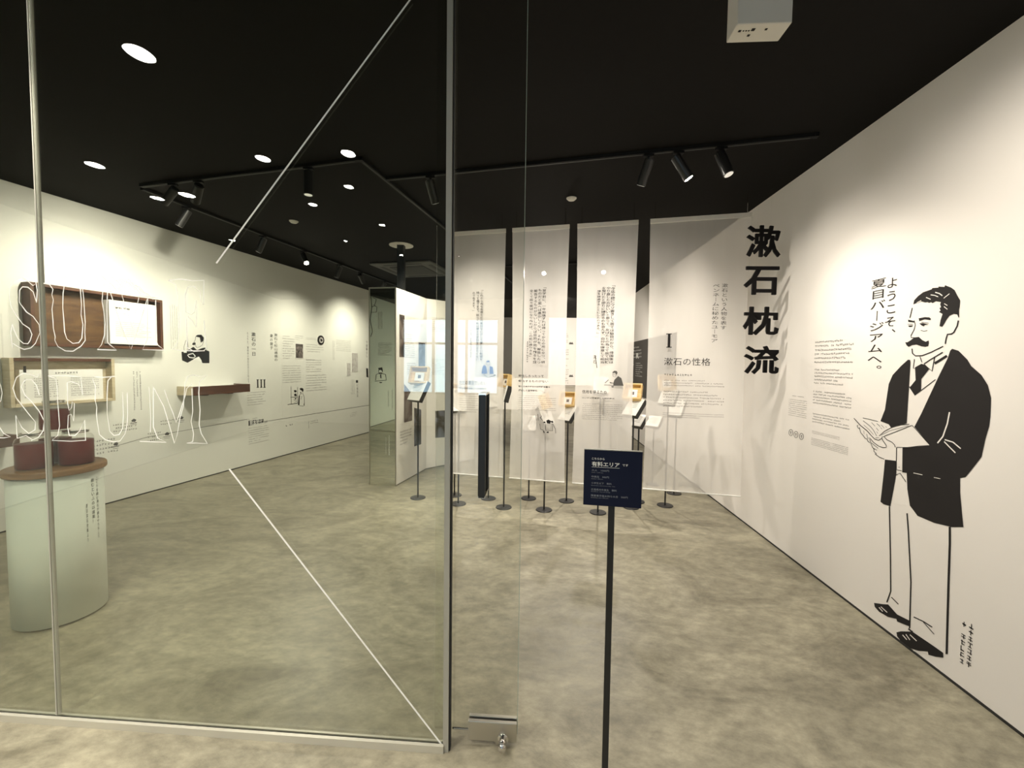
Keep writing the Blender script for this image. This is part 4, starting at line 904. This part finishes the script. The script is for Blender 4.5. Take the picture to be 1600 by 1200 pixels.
# track farther back: two lamps show through the sheer banners, the other two added
p0, p1 = cz(700, 395), cz(1010, 365)
tE0, tE1 = Vector((-.8, 6.6, H)), Vector((1.7, 6.0, H))
track('lighting_track', 'black ceiling track behind the sheer banners', tE0, tE1)
E_ = (tE0, tE1)
head(E_, 850, BN.pt(BN.uv(850, 560)[0], 1.3, 0), 'spotlight glowing through the second banner', 50, 90, True)
head(E_, 944, BN.pt(BN.uv(930, 600)[0], .9, 0), 'spotlight glowing brightly through the third banner', 75, 90, True)
head(E_, 740, Vector((zp[3].x, zp[3].y, 1.3)), 'added spotlight behind the leftmost banner, brightening the partition', 60, 100)  # this head and the next are added to brighten the back area
head(E_, 905, Vector((1.9, 9.5, 1.3)), 'added spotlight behind the banners, brightening the far wall', 90, 80)
for (x, y, z), t, w_ in (((-1.5, 9.0, 2.9), (-.5, 12.5, 1.3), 180), ((1.0, 9.0, 2.9), (1.3, 13.0, 1.4), 200), ((.3, 5.4, 2.9), WR.pt(-2.0, 1.2, 0), 80), ((-.9, 4.9, 2.9), (zp[2].x, zp[2].y, 1.2), 55)):
    spot((x, y, z), t, w_, 90, .8, .05)  # added beams without fittings, brightening the back wall, right wall and partition
# air conditioner cassette
ac = cz(648, 420); r = thing('ceiling_cassette', 'dark square air conditioner cassette in the ceiling behind the black column', 'air conditioner', (ac.x, ac.y, H), -LA)
mb = MB(); mb.box((0, 0, -.014), (1.0, 1.0, .026)); o = mb.build('frame', mat('grey_cassette', (.055, .055, .05), .5), r); bevel(o, .02, 3)
mb = MB(); mb.box((0, 0, -.031), (.56, .56, .006)); mb.build('grille', M['grille'], r)
for q in range(4):
    R = Matrix.Rotation(q*math.pi/2, 3, 'Z'); mb = MB(); mb.box(R @ Vector((0, .40, -.029)), (.62, .06, .003), R); mb.build('louvre', M['grille'], r)
for px, py, lb in ((893, 309, 'small round detector on the ceiling above the banners'), (459, 345, 'small round detector on the ceiling between the tracks')):
    p = cz(px, py); r = thing('smoke_detector', lb, 'detector', p); mb = MB(); mb.lathe([(.045, -.001), (.045, -.008), (.03, -.022), (.012, -.026)], 24); mb.build('housing', M['cream'], r)
    mb = MB(); mb.lathe([(.05, -.0005), (.05, -.003)], 24); mb.build('rim', M['track'], r)
# white box hanging by the door head
BX = Plane((0, 1.36), (math.cos(.06), -math.sin(.06)))
u0, z0 = BX.uv(1152, 38); u1, _ = BX.uv(1238, 35)
bx = thing('ceiling_sensor_box', 'white box with printed underside fixed at the ceiling near the door', 'sensor box', BX.pt((u0+u1)/2, H, 0))
mb = MB(); pbox(mb, BX, u0, u1, z0, H-.001, -.075, 0); o = local(bx, mb).build('housing', M['cream'], bx); bevel(o, .003, 2)
mb = MB()
for f, g, s_ in ((.12, .35, .008), (.19, .35, .004), (.24, .35, .004), (.29, .35, .004), (.36, .3, .01), (.34, .6, .008), (.6, .3, .007)):
    mb.box(BX.pt(u0+(u1-u0)*f, z0-.0006, -.075*g), (s_, s_, .0008))
local(bx, mb).build('print', M['ink'], bx)
# lobby downlights (their reflections show in the glass)
DL = ['nearest the glass, mirrored largest at upper left', 'mirrored at far left above the wooden cases', 'mirrored above the middle of the left front track', 'mirrored beside the corner where two tracks meet',
      'mirrored just below the track corner', 'mirrored under the middle hanging spotlight', 'mirrored small left of the black column plate', 'mirrored beside the diagonal line on the left wall', 'mirrored on the leftmost banner by the post',
      'mirrored at the leftmost track spotlight', 'mirrored large beside the second left track spotlight', 'mirrored on the black column', 'mirrored faintest, between the tracks and the column']
for px, py, r_, w_ in ((218, 82, .055, 45), (148, 257, .05, 45), (411, 247, .045, 40), (544, 239, .045, 40), (545, 291, .035, 40), (489, 319, .035, 35), (597, 351, .03, 25), (363, 375, .03, 20), (712, 397, .03, 20), (246, 309, .045, 25), (292, 304, .055, 25), (627, 398, .028, 10), (540, 376, .02, 10)):
    q = ceil_at(px, py); dd = (q-GL.o).dot(GL.n); q = q-GL.n*(2*dd)
    if q.y < YB+.3: continue
    r = thing('downlight', 'lobby downlight '+DL.pop(0), 'downlight', (q.x, q.y, H), group='lobby ceiling downlights')
    mb = MB(); mb.tube((0, 0, -.0045), (0, 0, -.003), r_, 24); mb.build('lens', M['downlight'], r)
    mb = MB(); mb.lathe([(r_+.001, -.001), (r_+.02, -.001), (r_+.02, -.007), (r_+.001, -.007)], 32, caps=False); mb.build('trim_ring', M['track'], r)
    spot((q.x, q.y, H-.03), (q.x, q.y, 0), w_, 110, .8, .04)
for x, y, w_, lb in ((1.1, 1.62, 34, 'nearest the mural'), (.9, -.9, 30, 'farther back on the mural side')):  # lamps out of view, added to brighten the right wall
    r = thing('downlight', 'unseen lobby downlight added for the right wall, '+lb, 'downlight', (x, y, H), group='lobby ceiling downlights')
    mb = MB(); mb.tube((0, 0, -.0045), (0, 0, -.003), .05, 24); mb.build('lens', M['downlight'], r)
    mb = MB(); mb.lathe([(.051, -.001), (.07, -.001), (.07, -.007), (.051, -.007)], 32, caps=False); mb.build('trim_ring', M['track'], r)
    spot((x, y, H-.03), Vector((1.75, 1.5, 0)) if y > 0 else (x, y, 0), w_, 150, 1, .04)
print('pieces', len(bpy.data.objects))
